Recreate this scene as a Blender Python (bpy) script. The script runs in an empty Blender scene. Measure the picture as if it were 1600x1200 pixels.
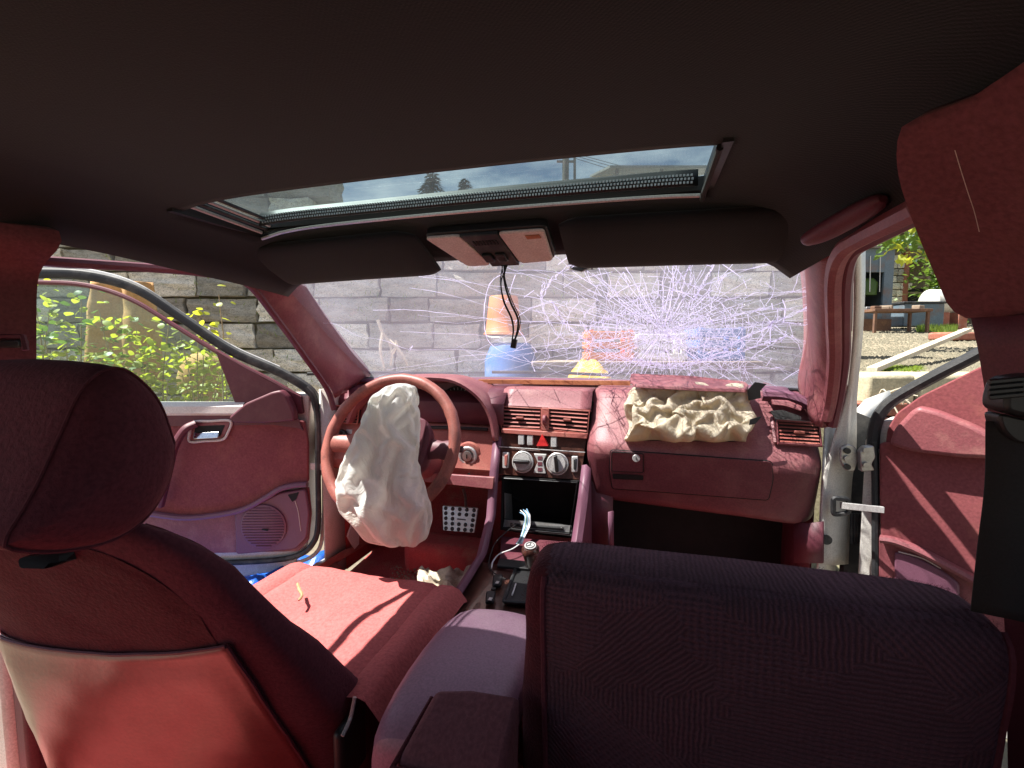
import bpy, bmesh, math, random
import numpy as np
from mathutils import Vector, Matrix, noise
from mathutils.bvhtree import BVHTree
random.seed(7)
R_ = math.radians
scene = bpy.context.scene
COL = scene.collection

# ------------------------------------------------------------------ camera
CAM = Vector((.31, 0.0, 1.12)); YAW = R_(16); PITCH = R_(4.5); FPX = 720.0
cam = bpy.data.cameras.new('camera'); cam.sensor_width = 36; cam.lens = 36 * FPX / 1600
cam.clip_start = .02; cam.clip_end = 2000
camo = bpy.data.objects.new('camera', cam); COL.objects.link(camo)
camo.location = CAM; camo.rotation_euler = (R_(90) - PITCH, 0, YAW)
scene.camera = camo

# ------------------------------------------------------------------ sky, sun, exposure
SUN_AZ = R_(-101)      # clockwise from the car's nose (+Y); negative = driver's side
SUN_EL = R_(60)
world = bpy.data.worlds.new('World'); scene.world = world; world.use_nodes = True
wn = world.node_tree; wn.nodes.clear()
wo = wn.nodes.new('ShaderNodeOutputWorld'); wb = wn.nodes.new('ShaderNodeBackground'); sk = wn.nodes.new('ShaderNodeTexSky')
sk.sky_type = 'NISHITA'; sk.sun_disc = False; sk.sun_elevation = SUN_EL; sk.sun_rotation = SUN_AZ
sk.air_density = 1.0; sk.dust_density = 1.0; sk.ozone_density = 1.0
wb.inputs[1].default_value = .052
# thin high cloud, even all round the sky
tc = wn.nodes.new('ShaderNodeTexCoord'); mp = wn.nodes.new('ShaderNodeMapping'); mp.inputs[3].default_value = (2.2, 2.2, 7.0)
nz = wn.nodes.new('ShaderNodeTexNoise'); nz.inputs['Scale'].default_value = 2.4; nz.inputs['Detail'].default_value = 8; nz.inputs['Roughness'].default_value = .62
cr = wn.nodes.new('ShaderNodeValToRGB'); cr.color_ramp.elements[0].position = .42; cr.color_ramp.elements[1].position = .72
cr.color_ramp.elements[0].color = (0, 0, 0, 1); cr.color_ramp.elements[1].color = (.75, .75, .75, 1)
mx = wn.nodes.new('ShaderNodeMixRGB'); mx.inputs[2].default_value = (9.5, 9.8, 10.2, 1)
wn.links.new(tc.outputs['Generated'], mp.inputs[0]); wn.links.new(mp.outputs[0], nz.inputs['Vector']); wn.links.new(nz.outputs['Fac'], cr.inputs[0])
wn.links.new(cr.outputs[0], mx.inputs[0]); wn.links.new(sk.outputs[0], mx.inputs[1]); wn.links.new(mx.outputs[0], wb.inputs[0]); wn.links.new(wb.outputs[0], wo.inputs[0])
sund = bpy.data.lights.new('sun', 'SUN'); sund.energy = 5.0; sund.angle = R_(.5); sund.color = (1, .955, .88)
suno = bpy.data.objects.new('sun', sund); COL.objects.link(suno)
SUN_DIR = Vector((math.sin(SUN_AZ) * math.cos(SUN_EL), math.cos(SUN_AZ) * math.cos(SUN_EL), math.sin(SUN_EL)))
suno.rotation_euler = SUN_DIR.to_track_quat('Z', 'Y').to_euler(); suno.location = SUN_DIR * 50
vs = scene.view_settings; vs.view_transform = 'Standard'; vs.look = 'None'; vs.exposure = 1.5; vs.gamma = 1; vs.use_curve_mapping = False
scene.render.engine = 'CYCLES'; cy = scene.cycles
cy.max_bounces = 10; cy.diffuse_bounces = 6; cy.glossy_bounces = 3; cy.transmission_bounces = 4; cy.transparent_max_bounces = 16
cy.use_denoising = True; cy.sample_clamp_indirect = 6; cy.caustics_reflective = False; cy.caustics_refractive = False

# ------------------------------------------------------------------ helpers: measuring
_Rv = Vector((math.cos(YAW), math.sin(YAW), 0)); _F0 = Vector((-math.sin(YAW), math.cos(YAW), 0))
_Fv = _F0 * math.cos(PITCH) + Vector((0, 0, -math.sin(PITCH))); _Uv = _Rv.cross(_Fv)
def ray(px, py): return _Rv * ((px - 800) / FPX) + _Uv * ((600 - py) / FPX) + _Fv
def P(px, py, x=None, y=None, z=None, d=None):
    """where the sight line of a photo pixel meets a plane of the place (x, y or z fixed)"""
    r = ray(px, py)
    t = (x - CAM.x) / r.x if x is not None else (y - CAM.y) / r.y if y is not None else (z - CAM.z) / r.z if z is not None else d
    return CAM + r * t
V = Vector
def lerp(a, b, t): return a + (b - a) * t

# ------------------------------------------------------------------ helpers: meshes
class MB:
    def __init__(s): s.v = []; s.f = []
    def add(s, vs_, fs):
        o = len(s.v); s.v += [V(p) for p in vs_]; s.f += [tuple(i + o for i in f) for f in fs]; return s
    def box(s, c, size, rot=None):
        c = V(c); hx, hy, hz = [a / 2 for a in size]
        pts = [V((x, y, z)) for x in (-hx, hx) for y in (-hy, hy) for z in (-hz, hz)]
        if rot is not None: pts = [rot @ p for p in pts]
        return s.add([p + c for p in pts], [(0, 1, 3, 2), (4, 6, 7, 5), (0, 4, 5, 1), (2, 3, 7, 6), (0, 2, 6, 4), (1, 5, 7, 3)])
    def prism(s, pts, vec):
        pts = [V(p) for p in pts]; n = len(pts); vec = V(vec)
        return s.add(pts + [p + vec for p in pts], [tuple(range(n))[::-1], tuple(range(n, 2 * n))] + [(i, (i + 1) % n, n + (i + 1) % n, n + i) for i in range(n)])
    def tube(s, path, r, n=8, closed=False, flat=1.0, up=None):
        path = [V(p) for p in path]; m = len(path); rr = r if isinstance(r, (list, tuple)) else [r] * m
        rings = []; prev = None
        for i, p in enumerate(path):
            a = path[(i - 1) % m] if (closed or i > 0) else p; b = path[(i + 1) % m] if (closed or i < m - 1) else p
            t = (b - a).normalized()
            if prev is None:
                ref = V(up) if up is not None else (V((0, 0, 1)) if abs(t.z) < .9 else V((1, 0, 0)))
                e1 = (ref - t * ref.dot(t)).normalized()
            else:
                e1 = (prev - t * prev.dot(t)).normalized()
            prev = e1; e2 = t.cross(e1)
            rings.append([p + (e1 * math.cos(2 * math.pi * k / n) * flat + e2 * math.sin(2 * math.pi * k / n)) * rr[i] for k in range(n)])
        return s.loft(rings, wrap=True, closed=closed, caps=not closed)
    def loft(s, rows, wrap=False, closed=False, caps=False):
        m = len(rows); n = len(rows[0]); vs_ = [p for r in rows for p in r]; fs = []
        for i in range(m if closed else m - 1):
            j = (i + 1) % m
            for k in range(n if wrap else n - 1):
                l = (k + 1) % n
                fs.append((i * n + k, i * n + l, j * n + l, j * n + k))
        if caps: fs += [tuple(range(n))[::-1], tuple(range((m - 1) * n, m * n))]
        return s.add(vs_, fs)
    def disc(s, c, nrm, r, h, n=24, r2=None):
        """a short cylinder (or cone) standing on c along nrm"""
        nrm = V(nrm).normalized(); q = nrm.to_track_quat('Z', 'Y'); r2 = r if r2 is None else r2
        a = [V(c) + q @ V((math.cos(2 * math.pi * k / n) * r, math.sin(2 * math.pi * k / n) * r, 0)) for k in range(n)]
        b = [V(c) + q @ V((math.cos(2 * math.pi * k / n) * r2, math.sin(2 * math.pi * k / n) * r2, h)) for k in range(n)]
        return s.add(a + b, [tuple(range(n))[::-1], tuple(range(n, 2 * n))] + [(i, (i + 1) % n, n + (i + 1) % n, n + i) for i in range(n)])
    def lathe(s, c, nrm, prof, n=24):
        nrm = V(nrm).normalized(); q = nrm.to_track_quat('Z', 'Y')
        rows = [[V(c) + q @ V((math.cos(2 * math.pi * k / n) * r, math.sin(2 * math.pi * k / n) * r, h)) for k in range(n)] for r, h in prof]
        return s.loft(rows, wrap=True, caps=True)

WPOS = {}
def wpos(o): return WPOS.get(o.name, V((0, 0, 0))) if o else V((0, 0, 0))
def build(name, mb, m, parent=None, label=None, smooth=True, bevel=0, seg=2, solid=0, soff=-1, subsurf=0, kind=None, angle=40):
    me = bpy.data.meshes.new(name)
    if mb.v:
        mn = V((min(p.x for p in mb.v), min(p.y for p in mb.v), min(p.z for p in mb.v))); mxv = V((max(p.x for p in mb.v), max(p.y for p in mb.v), max(p.z for p in mb.v)))
    c = (mn + mxv) / 2
    me.from_pydata([p - c for p in mb.v], [], mb.f); me.validate(); me.update()
    bm = bmesh.new(); bm.from_mesh(me); bmesh.ops.recalc_face_normals(bm, faces=bm.faces); bm.to_mesh(me); bm.free()
    if isinstance(m, (list, tuple)):
        for k in m: me.materials.append(k)
    else: me.materials.append(m)
    o = bpy.data.objects.new(name, me); COL.objects.link(o)
    o.parent = parent; o.location = c - wpos(parent); WPOS[o.name] = c.copy()
    if smooth:
        me.polygons.foreach_set('use_smooth', [True] * len(me.polygons))
        try: me.set_sharp_from_angle(angle=R_(angle))
        except Exception: pass
    if solid:
        q = o.modifiers.new('s', 'SOLIDIFY'); q.thickness = solid; q.offset = soff
    if bevel:
        q = o.modifiers.new('b', 'BEVEL'); q.width = bevel; q.segments = seg; q.limit_method = 'ANGLE'; q.angle_limit = R_(35); q.harden_normals = False
    if subsurf:
        q = o.modifiers.new('u', 'SUBSURF'); q.levels = subsurf; q.render_levels = subsurf
    if label: o['label'] = label
    if kind: o['kind'] = kind
    return o
def thing(name, label, cat, loc=(0, 0, 0), group=None):
    o = bpy.data.objects.new(name, None); COL.objects.link(o); o.location = loc; WPOS[o.name] = V(loc)
    o['label'] = label; o['category'] = cat
    if group: o['group'] = group
    return o
def tag(o, label, cat, group=None):
    o['label'] = label; o['category'] = cat
    if group: o['group'] = group
    return o
def copy_part(o, parent, loc, rot=None, scale=None, name=None):
    c = o.copy(); COL.objects.link(c); c.parent = parent; c.location = V(loc) - wpos(parent); WPOS[c.name] = V(loc)
    if rot is not None: c.rotation_euler = rot
    if scale is not None: c.scale = scale
    return c

def spline(pts, n=8, closed=False):
    pts = [V(p) for p in pts]; out = []; m = len(pts)
    for i in range(m if closed else m - 1):
        p0 = pts[(i - 1) % m] if (closed or i > 0) else pts[0] * 2 - pts[1]
        p1 = pts[i]; p2 = pts[(i + 1) % m]
        p3 = pts[(i + 2) % m] if (closed or i + 2 < m) else pts[-1] * 2 - pts[-2]
        for k in range(n):
            t = k / n
            out.append(.5 * ((2 * p1) + (p2 - p0) * t + (2 * p0 - 5 * p1 + 4 * p2 - p3) * t * t + (3 * p1 - p0 - 3 * p2 + p3) * t ** 3))
    if not closed: out.append(pts[-1].copy())
    return out
def resample(pts, n):
    L = [0]
    for a, b in zip(pts, pts[1:]): L.append(L[-1] + (V(b) - V(a)).length)
    out = []; j = 0
    for i in range(n):
        d = L[-1] * i / (n - 1)
        while j < len(L) - 2 and L[j + 1] < d: j += 1
        t = (d - L[j]) / max(1e-9, L[j + 1] - L[j]); out.append(V(pts[j]).lerp(V(pts[j + 1]), min(1, t)))
    return out
def interp(table, t):
    """piecewise smooth table [(t, v...)]"""
    if t <= table[0][0]: return table[0][1:]
    for a, b in zip(table, table[1:]):
        if t <= b[0]:
            k = (t - a[0]) / (b[0] - a[0]); return tuple(lerp(p, q, k) for p, q in zip(a[1:], b[1:]))
    return table[-1][1:]
def rounded(pts, r, n=5):
    """round the corners of a 3-D polygon"""
    pts = [V(p) for p in pts]; out = []; m = len(pts)
    for i in range(m):
        a, b, c = pts[i - 1], pts[i], pts[(i + 1) % m]
        ra = min(r, (a - b).length * .48, (c - b).length * .48)
        p = b + (a - b).normalized() * ra; q = b + (c - b).normalized() * ra
        for k in range(n + 1):
            t = k / n; out.append(p * (1 - t) ** 2 + b * 2 * t * (1 - t) + q * t * t)
    return out
def fbm(p, o=4, l=2.0, g=.5):
    s = 0; a = 1; p = V(p)
    for _ in range(o): s += a * noise.noise(p); p = p * l; a *= g
    return s

def crumple(X, pin, su, sv, iters=260, wrap=False, keep=.01, push=None, seed=1, noise_amp=.002, lim=None):
    """slack cloth: a grid of points with more cloth than room, relaxed until it buckles into folds"""
    rng = np.random.default_rng(seed); X = X.copy(); X0 = X.copy(); n, m = X.shape[:2]
    def pairs(du, dv):
        a = np.arange(n * m).reshape(n, m)
        if wrap: b = np.roll(a, -dv, 1); A, B = a[:n - du], b[du:]
        else:
            A = a[:n - du, max(0, -dv):m - max(0, dv)]; B = a[du:, max(0, dv):m + min(0, dv)]
        return A.ravel(), B.ravel()
    cons = []
    for du, dv, k in ((1, 0, 1.), (0, 1, 1.), (1, 1, .7), (1, -1, .7), (2, 0, .28), (0, 2, .28), (3, 0, .12), (0, 3, .12)):
        A, B = pairs(du, dv); F = X.reshape(-1, 3); L = np.linalg.norm(F[A] - F[B], axis=1); s = math.hypot(du * su, dv * sv) / math.hypot(du, dv); cons.append((A, B, L * s, k))
    # smooth random start
    g = rng.normal(size=(n, m, 3)) * noise_amp
    for _ in range(4): g = (g + np.roll(g, 1, 0) + np.roll(g, -1, 0) + np.roll(g, 1, 1) + np.roll(g, -1, 1)) / 5 * 1.6
    W = (1 - pin)[..., None]; X = X + g * W
    for it in range(iters):
        if push is not None: X = X + push * W * (1 - it / iters)
        F = X.reshape(-1, 3); acc = np.zeros_like(F); cnt = np.zeros(n * m)
        for A, B, L, k in cons:
            d = F[B] - F[A]; l = np.linalg.norm(d, axis=1) + 1e-9; c = d * ((l - L) / l * .5 * k)[:, None]
            np.add.at(acc, A, c); np.add.at(acc, B, -c); np.add.at(cnt, A, k); np.add.at(cnt, B, k)
        X = X + (acc / np.maximum(cnt, 1)[:, None] * 1.5).reshape(n, m, 3) * W
        X = X + (X0 - X) * keep * W
        if lim is not None: X = lim(X, X0)
    return X
# ------------------------------------------------------------------ helpers: materials
def newmat(name):
    m = bpy.data.materials.new(name); m.use_nodes = True; nt = m.node_tree; nt.nodes.clear()
    out = nt.nodes.new('ShaderNodeOutputMaterial'); return m, nt, out
def N(nt, t, **kw):
    n = nt.nodes.new(t)
    for k, v in kw.items():
        if k.startswith('i_'): n.inputs[k[2:].replace('_', ' ')].default_value = v
        else: setattr(n, k, v)
    return n
def ramp(nt, fac, stops):
    r = nt.nodes.new('ShaderNodeValToRGB'); e = r.color_ramp.elements
    while len(e) < len(stops): e.new(.5)
    for i, (p, c) in enumerate(stops): e[i].position = p; e[i].color = (*c, 1) if len(c) == 3 else c
    nt.links.new(fac, r.inputs[0]); return r.outputs[0]
def mixc(nt, fac, a, b, mode='MIX'):
    m = nt.nodes.new('ShaderNodeMixRGB'); m.blend_type = mode
    for i, x in ((0, fac), (1, a), (2, b)):
        if hasattr(x, 'is_linked'): nt.links.new(x, m.inputs[i])
        elif i == 0: m.inputs[0].default_value = x
        else: m.inputs[i].default_value = (*x, 1)
    return m.outputs[0]
def noise_tex(nt, scale, detail=4, rough=.55, coord='Object', stretch=None, off=0, dist=0):
    tc = nt.nodes.new('ShaderNodeTexCoord'); src = tc.outputs[coord]
    mp = nt.nodes.new('ShaderNodeMapping'); nt.links.new(src, mp.inputs[0])
    if stretch: mp.inputs[3].default_value = stretch
    mp.inputs[1].default_value = (off, off * .7, off * 1.3)
    n = nt.nodes.new('ShaderNodeTexNoise'); n.inputs['Scale'].default_value = scale; n.inputs['Detail'].default_value = detail; n.inputs['Roughness'].default_value = rough; n.inputs['Distortion'].default_value = dist
    nt.links.new(mp.outputs[0], n.inputs['Vector']); return n.outputs['Fac']
def bumpn(nt, h, strength, dist, prev=None):
    b = nt.nodes.new('ShaderNodeBump'); b.inputs['Strength'].default_value = strength; b.inputs['Distance'].default_value = dist
    nt.links.new(h, b.inputs['Height'])
    if prev is not None: nt.links.new(prev, b.inputs['Normal'])
    return b.outputs[0]
def surf(name, col, col2=None, rough=.6, scale=6, fine=220, bump=.3, bdist=.002, metal=0, spec=.4, sheen=0, dirt=None, dirt_amt=.5, dirt_scale=9, rvar=.12, speck=None, alpha=None):
    """one all-round surface: two tones by a broad noise, fine grain in relief, dirt or wear patches, roughness that varies"""
    m, nt, out = newmat(name); b = N(nt, 'ShaderNodeBsdfPrincipled'); nt.links.new(b.outputs[0], out.inputs[0])
    col2 = col2 or tuple(c * .72 for c in col)
    n1 = noise_tex(nt, scale, 5); c = mixc(nt, ramp(nt, n1, [(.3, (0, 0, 0)), (.7, (1, 1, 1))]), col, col2)
    n2 = noise_tex(nt, fine, 3)
    c = mixc(nt, .55, c, mixc(nt, 1.0, c, ramp(nt, n2, [(.25, (.55, .55, .55)), (.75, (1.35, 1.35, 1.35))]), 'MULTIPLY'))
    if dirt:
        n3 = noise_tex(nt, dirt_scale, 8, .68, off=3.1)
        f = ramp(nt, n3, [(.5, (0, 0, 0)), (.72, (dirt_amt,) * 3)]); c = mixc(nt, f, c, dirt)
    if speck:
        n4 = noise_tex(nt, 70, 2, .4, off=7.7); f = ramp(nt, n4, [(.70, (0, 0, 0)), (.74, (.7,) * 3)]); c = mixc(nt, f, c, speck)
    nt.links.new(c, b.inputs['Base Color'])
    rr = N(nt, 'ShaderNodeMapRange'); rr.inputs[3].default_value = max(.03, rough - rvar); rr.inputs[4].default_value = min(1, rough + rvar)
    nt.links.new(n1, rr.inputs[0]); nt.links.new(rr.outputs[0], b.inputs['Roughness'])
    b.inputs['Metallic'].default_value = metal; b.inputs['Specular IOR Level'].default_value = spec
    if sheen: b.inputs['Sheen Weight'].default_value = sheen; b.inputs['Sheen Roughness'].default_value = .45; b.inputs['Sheen Tint'].default_value = (*[min(1, x * 1.8 + .12) for x in col], 1)
    if bump: nt.links.new(bumpn(nt, n2, bump, bdist), b.inputs['Normal'])
    return m

# ------------------------------------------------------------------ materials
M = {}
M['vinyl'] = surf('burgundy_vinyl', (.25, .075, .084), (.19, .054, .063), .5, 4, 240, .35, .0012, dirt=(.40, .20, .17), dirt_amt=.5, dirt_scale=13, )
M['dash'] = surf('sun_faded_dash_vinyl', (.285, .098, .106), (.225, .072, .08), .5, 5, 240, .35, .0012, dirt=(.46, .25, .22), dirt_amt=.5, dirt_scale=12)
M['dash_shaded'] = surf('shade_darkened_dash_vinyl', (.155, .042, .052), (.12, .032, .041), .5, 5, 240, .35, .0012, dirt=(.26, .12, .11), dirt_amt=.35, dirt_scale=12)  # dash vinyl darkened to put shade on the lower face and glovebox
M['vinyl_dark'] = surf('dark_burgundy_vinyl', (.13, .03, .045), (.10, .024, .036), .5, 4, 420, .25, .0008, dirt=(.25, .12, .11), dirt_amt=.25)
M['vinyl_purple'] = surf('plum_vinyl', (.19, .078, .118), (.16, .064, .10), .45, 3, 700, .25, .0006, dirt=(.28, .16, .17), dirt_amt=.2)
M['lid'] = surf('plum_armrest_vinyl', (.30, .145, .205), (.26, .12, .175), .42, 3, 300, .25, .0008, dirt=(.40, .26, .28), dirt_amt=.25)
M['salmon'] = surf('worn_salmon_plastic', (.38, .115, .090), (.30, .08, .066), .5, 7, 300, .2, .0006, dirt=(.55, .30, .22), dirt_amt=.5)
M['pillar'] = surf('pillar_cloth', (.175, .066, .075), (.14, .052, .06), .92, 5, 190, .7, .002, spec=.12, sheen=.3, dirt=(.2, .08, .07), dirt_amt=.4)
M['wheel'] = surf('worn_wheel_leather', (.38, .125, .095), (.27, .082, .066), .45, 16, 260, .3, .001, dirt=(.13, .055, .045), dirt_amt=.8, dirt_scale=22)
M['velour'] = surf('burgundy_velour', (.50, .128, .122), (.43, .10, .098), .9, 6, 150, .7, .003, spec=.15, sheen=.35, dirt=(.38, .10, .09), dirt_amt=.45, dirt_scale=5)  # colour lightened for the sunlit cushion; same fabric as the seat cloth
M['seat'] = surf('seat_cloth_burgundy', (.080, .018, .023), (.062, .014, .019), .9, 5, 190, .7, .002, spec=.15, sheen=.25)  # same fabric as the velour, colour darkened for the shaded seat backs
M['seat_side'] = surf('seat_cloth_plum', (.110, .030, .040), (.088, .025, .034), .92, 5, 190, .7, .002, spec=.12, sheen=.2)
M['pile'] = surf('seat_edge_pile', (.085, .018, .024), (.06, .014, .019), .95, 40, 300, .8, .003, spec=.1, sheen=.6)
M['leather'] = surf('burgundy_seat_back_vinyl', (.19, .036, .036), (.15, .030, .030), .34, 5, 160, .35, .0012, spec=.5, dirt=(.34, .17, .15), dirt_amt=.4, dirt_scale=6)
lb = next(n for n in M['leather'].node_tree.nodes if n.type == 'BSDF_PRINCIPLED'); lb.inputs['Coat Weight'].default_value = .7; lb.inputs['Coat Roughness'].default_value = .32
M['door_cloth'] = surf('door_velour', (.225, .062, .068), (.185, .05, .056), .85, 5, 170, .4, .0012, spec=.2, sheen=.3, dirt=(.36, .14, .10), dirt_amt=.35)
M['carpet'] = surf('red_carpet', (.40, .068, .064), (.30, .05, .05), .98, 14, 240, 1, .004, spec=.05, sheen=.3, dirt=(.3, .2, .13), dirt_amt=.5, dirt_scale=14)
M['black_plastic'] = surf('black_plastic', (.02, .02, .021), (.014, .014, .015), .45, 6, 300, .2, .0006)
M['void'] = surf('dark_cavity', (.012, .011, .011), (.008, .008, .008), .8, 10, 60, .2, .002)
M['rubber'] = surf('seal_rubber', (.028, .029, .031), (.02, .021, .023), .6, 10, 200, .25, .001, dirt=(.22, .21, .19), dirt_amt=.5)
M['belt'] = surf('belt_webbing', (.015, .015, .016), (.011, .011, .012), .85, 6, 500, .5, .001)
M['cream'] = surf('aged_cream_plastic', (.66, .59, .55), (.60, .53, .49), .5, 5, 300, .15, .0005, dirt=(.42, .28, .25), dirt_amt=.4)
M['paint'] = surf('white_car_paint', (.62, .60, .55), (.56, .54, .50), .35, 4, 300, .08, .0005, spec=.5, dirt=(.34, .28, .20), dirt_amt=.75, dirt_scale=7)
M['metal'] = surf('galvanised_metal', (.42, .42, .41), (.34, .34, .33), .42, 12, 200, .15, .0008, metal=.8, dirt=(.22, .16, .10), dirt_amt=.6)
M['chrome'] = surf('chrome', (.75, .76, .78), (.7, .71, .73), .14, 9, 200, .05, .0004, metal=1, rvar=.06)
M['silver'] = surf('silver_plastic', (.55, .54, .52), (.47, .46, .45), .35, 9, 300, .1, .0004, metal=.3)
M['pedal'] = surf('brushed_aluminium', (.66, .65, .62), (.55, .54, .51), .38, 18, 300, .1, .0006, metal=.55, dirt=(.35, .28, .2), dirt_amt=.5)
M['red_button'] = surf('red_button', (.62, .03, .03), (.5, .02, .02), .4, 9, 300, .1, .0004)
M['airbag'] = surf('airbag_cloth', (.80, .81, .78), (.74, .75, .73), .8, 6, 900, .3, .0004, spec=.2, dirt=(.52, .44, .32), dirt_amt=.55, dirt_scale=5)
M['airbag2'] = surf('cream_airbag_cloth', (.84, .78, .64), (.76, .69, .54), .8, 6, 900, .3, .0004, spec=.2, dirt=(.5, .40, .26), dirt_amt=.4, dirt_scale=6)
M['blue_tarp'] = surf('blue_tarpaulin', (.02, .14, .62), (.015, .09, .45), .3, 12, 90, .5, .004, spec=.6)
M['paper'] = surf('crumpled_paper', (.58, .52, .42), (.42, .36, .27), .85, 8, 150, .3, .001, dirt=(.22, .14, .10), dirt_amt=.8)
M['twig'] = surf('dry_twig', (.42, .30, .16), (.28, .19, .10), .85, 30, 200, .5, .001)
M['orange'] = surf('orange_plastic', (.75, .22, .045), (.62, .17, .035), .5, 7, 200, .15, .001, dirt=(.4, .2, .1), dirt_amt=.5)
M['yellow'] = surf('yellow_plastic', (.80, .46, .04), (.7, .36, .03), .5, 7, 200, .2, .002, dirt=(.3, .14, .04), dirt_amt=.6)
M['blue'] = surf('blue_plastic', (.06, .19, .50), (.045, .14, .4), .45, 7, 200, .15, .001, dirt=(.4, .38, .34), dirt_amt=.4)
M['white_plastic'] = surf('dirty_white_plastic', (.66, .65, .6), (.55, .54, .5), .5, 6, 200, .15, .001, dirt=(.35, .3, .22), dirt_amt=.6)
M['booth'] = surf('blue_grey_painted_steel', (.13, .18, .22), (.10, .14, .17), .55, 3, 60, .15, .001, dirt=(.18, .10, .06), dirt_amt=.7, dirt_scale=5)
M['rust'] = surf('rusty_steel', (.17, .09, .055), (.12, .065, .045), .8, 8, 90, .5, .002, dirt=(.3, .16, .08), dirt_amt=.6)
M['roofing'] = surf('weathered_roof_sheet', (.27, .26, .25), (.19, .18, .17), .8, 4, 40, .4, .004, dirt=(.14, .10, .07), dirt_amt=.8)
M['wood'] = surf('weathered_timber', (.33, .26, .19), (.24, .18, .13), .8, 5, 60, .5, .002, dirt=(.12, .09, .06), dirt_amt=.7)
M['pale_wood'] = surf('pale_lath', (.62, .55, .42), (.52, .45, .34), .75, 6, 60, .3, .001, dirt=(.35, .27, .18), dirt_amt=.5)
M['brick'] = surf('red_brick', (.36, .13, .085), (.27, .095, .065), .9, 12, 90, .6, .003, dirt=(.4, .33, .26), dirt_amt=.6)
M['kerb'] = surf('lichened_stone', (.50, .44, .29), (.42, .37, .25), .9, 7, 70, .6, .004, dirt=(.22, .20, .15), dirt_amt=.8, dirt_scale=12)
M['bark'] = surf('bark', (.12, .09, .065), (.08, .06, .045), .95, 20, 60, .8, .006)
M['pole'] = surf('utility_pole_timber', (.15, .13, .11), (.11, .095, .08), .9, 8, 60, .4, .003)
M['yard_soil'] = surf('pale_yard_soil', (.30, .25, .17), (.22, .18, .12), .95, 1.5, 30, .5, .01)
M['soil'] = surf('dry_soil', (.21, .175, .125), (.16, .13, .095), .95, 1.5, 30, .5, .01, dirt=(.12, .15, .05), dirt_amt=.7, dirt_scale=2)
M['gravelmat'] = surf('gravel_stone', (.19, .17, .12), (.145, .13, .09), .95, 9, 60, .3, .003)
M['wire'] = surf('black_wire', (.015, .014, .014), (.01, .01, .01), .5, 20, 200, 0)
M['wire_w'] = surf('white_wire', (.7, .7, .68), (.6, .6, .6), .5, 20, 200, 0)
M['wire_b'] = surf('pale_blue_wire', (.25, .45, .65), (.2, .38, .55), .5, 20, 200, 0)
M['wire_g'] = surf('green_wire', (.2, .45, .3), (.15, .36, .24), .5, 20, 200, 0)
M['needle'] = surf('conifer_needles', (.045, .075, .04), (.03, .05, .028), .9, 12, 60, 0)
M['cloth_orange'] = surf('faded_orange_cloth', (.56, .32, .13), (.46, .24, .09), .9, 8, 80, .4, .003, dirt=(.6, .45, .25), dirt_amt=.5)

def headliner_mat():
    m, nt, out = newmat('headliner_cloth'); b = N(nt, 'ShaderNodeBsdfPrincipled'); nt.links.new(b.outputs[0], out.inputs[0])
    n1 = noise_tex(nt, 2.2, 6, .6); c = ramp(nt, n1, [(.3, (.0105, .0105, .0115)), (.7, (.0155, .015, .0165))])
    # faint weave
    tc = N(nt, 'ShaderNodeTexCoord'); w = N(nt, 'ShaderNodeTexWave'); w.inputs['Scale'].default_value = 130; w.inputs['Distortion'].default_value = .5; w.bands_direction = 'DIAGONAL'
    nt.links.new(tc.outputs['Object'], w.inputs['Vector'])
    n2 = noise_tex(nt, 500, 2)
    nt.links.new(c, b.inputs['Base Color']); b.inputs['Roughness'].default_value = .95; b.inputs['Specular IOR Level'].default_value = .1; b.inputs['Sheen Weight'].default_value = .15
    nt.links.new(bumpn(nt, n2, .35, .001, bumpn(nt, w.outputs['Fac'], .10, .001)), b.inputs['Normal']); return m
M['headliner'] = headliner_mat()

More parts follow.
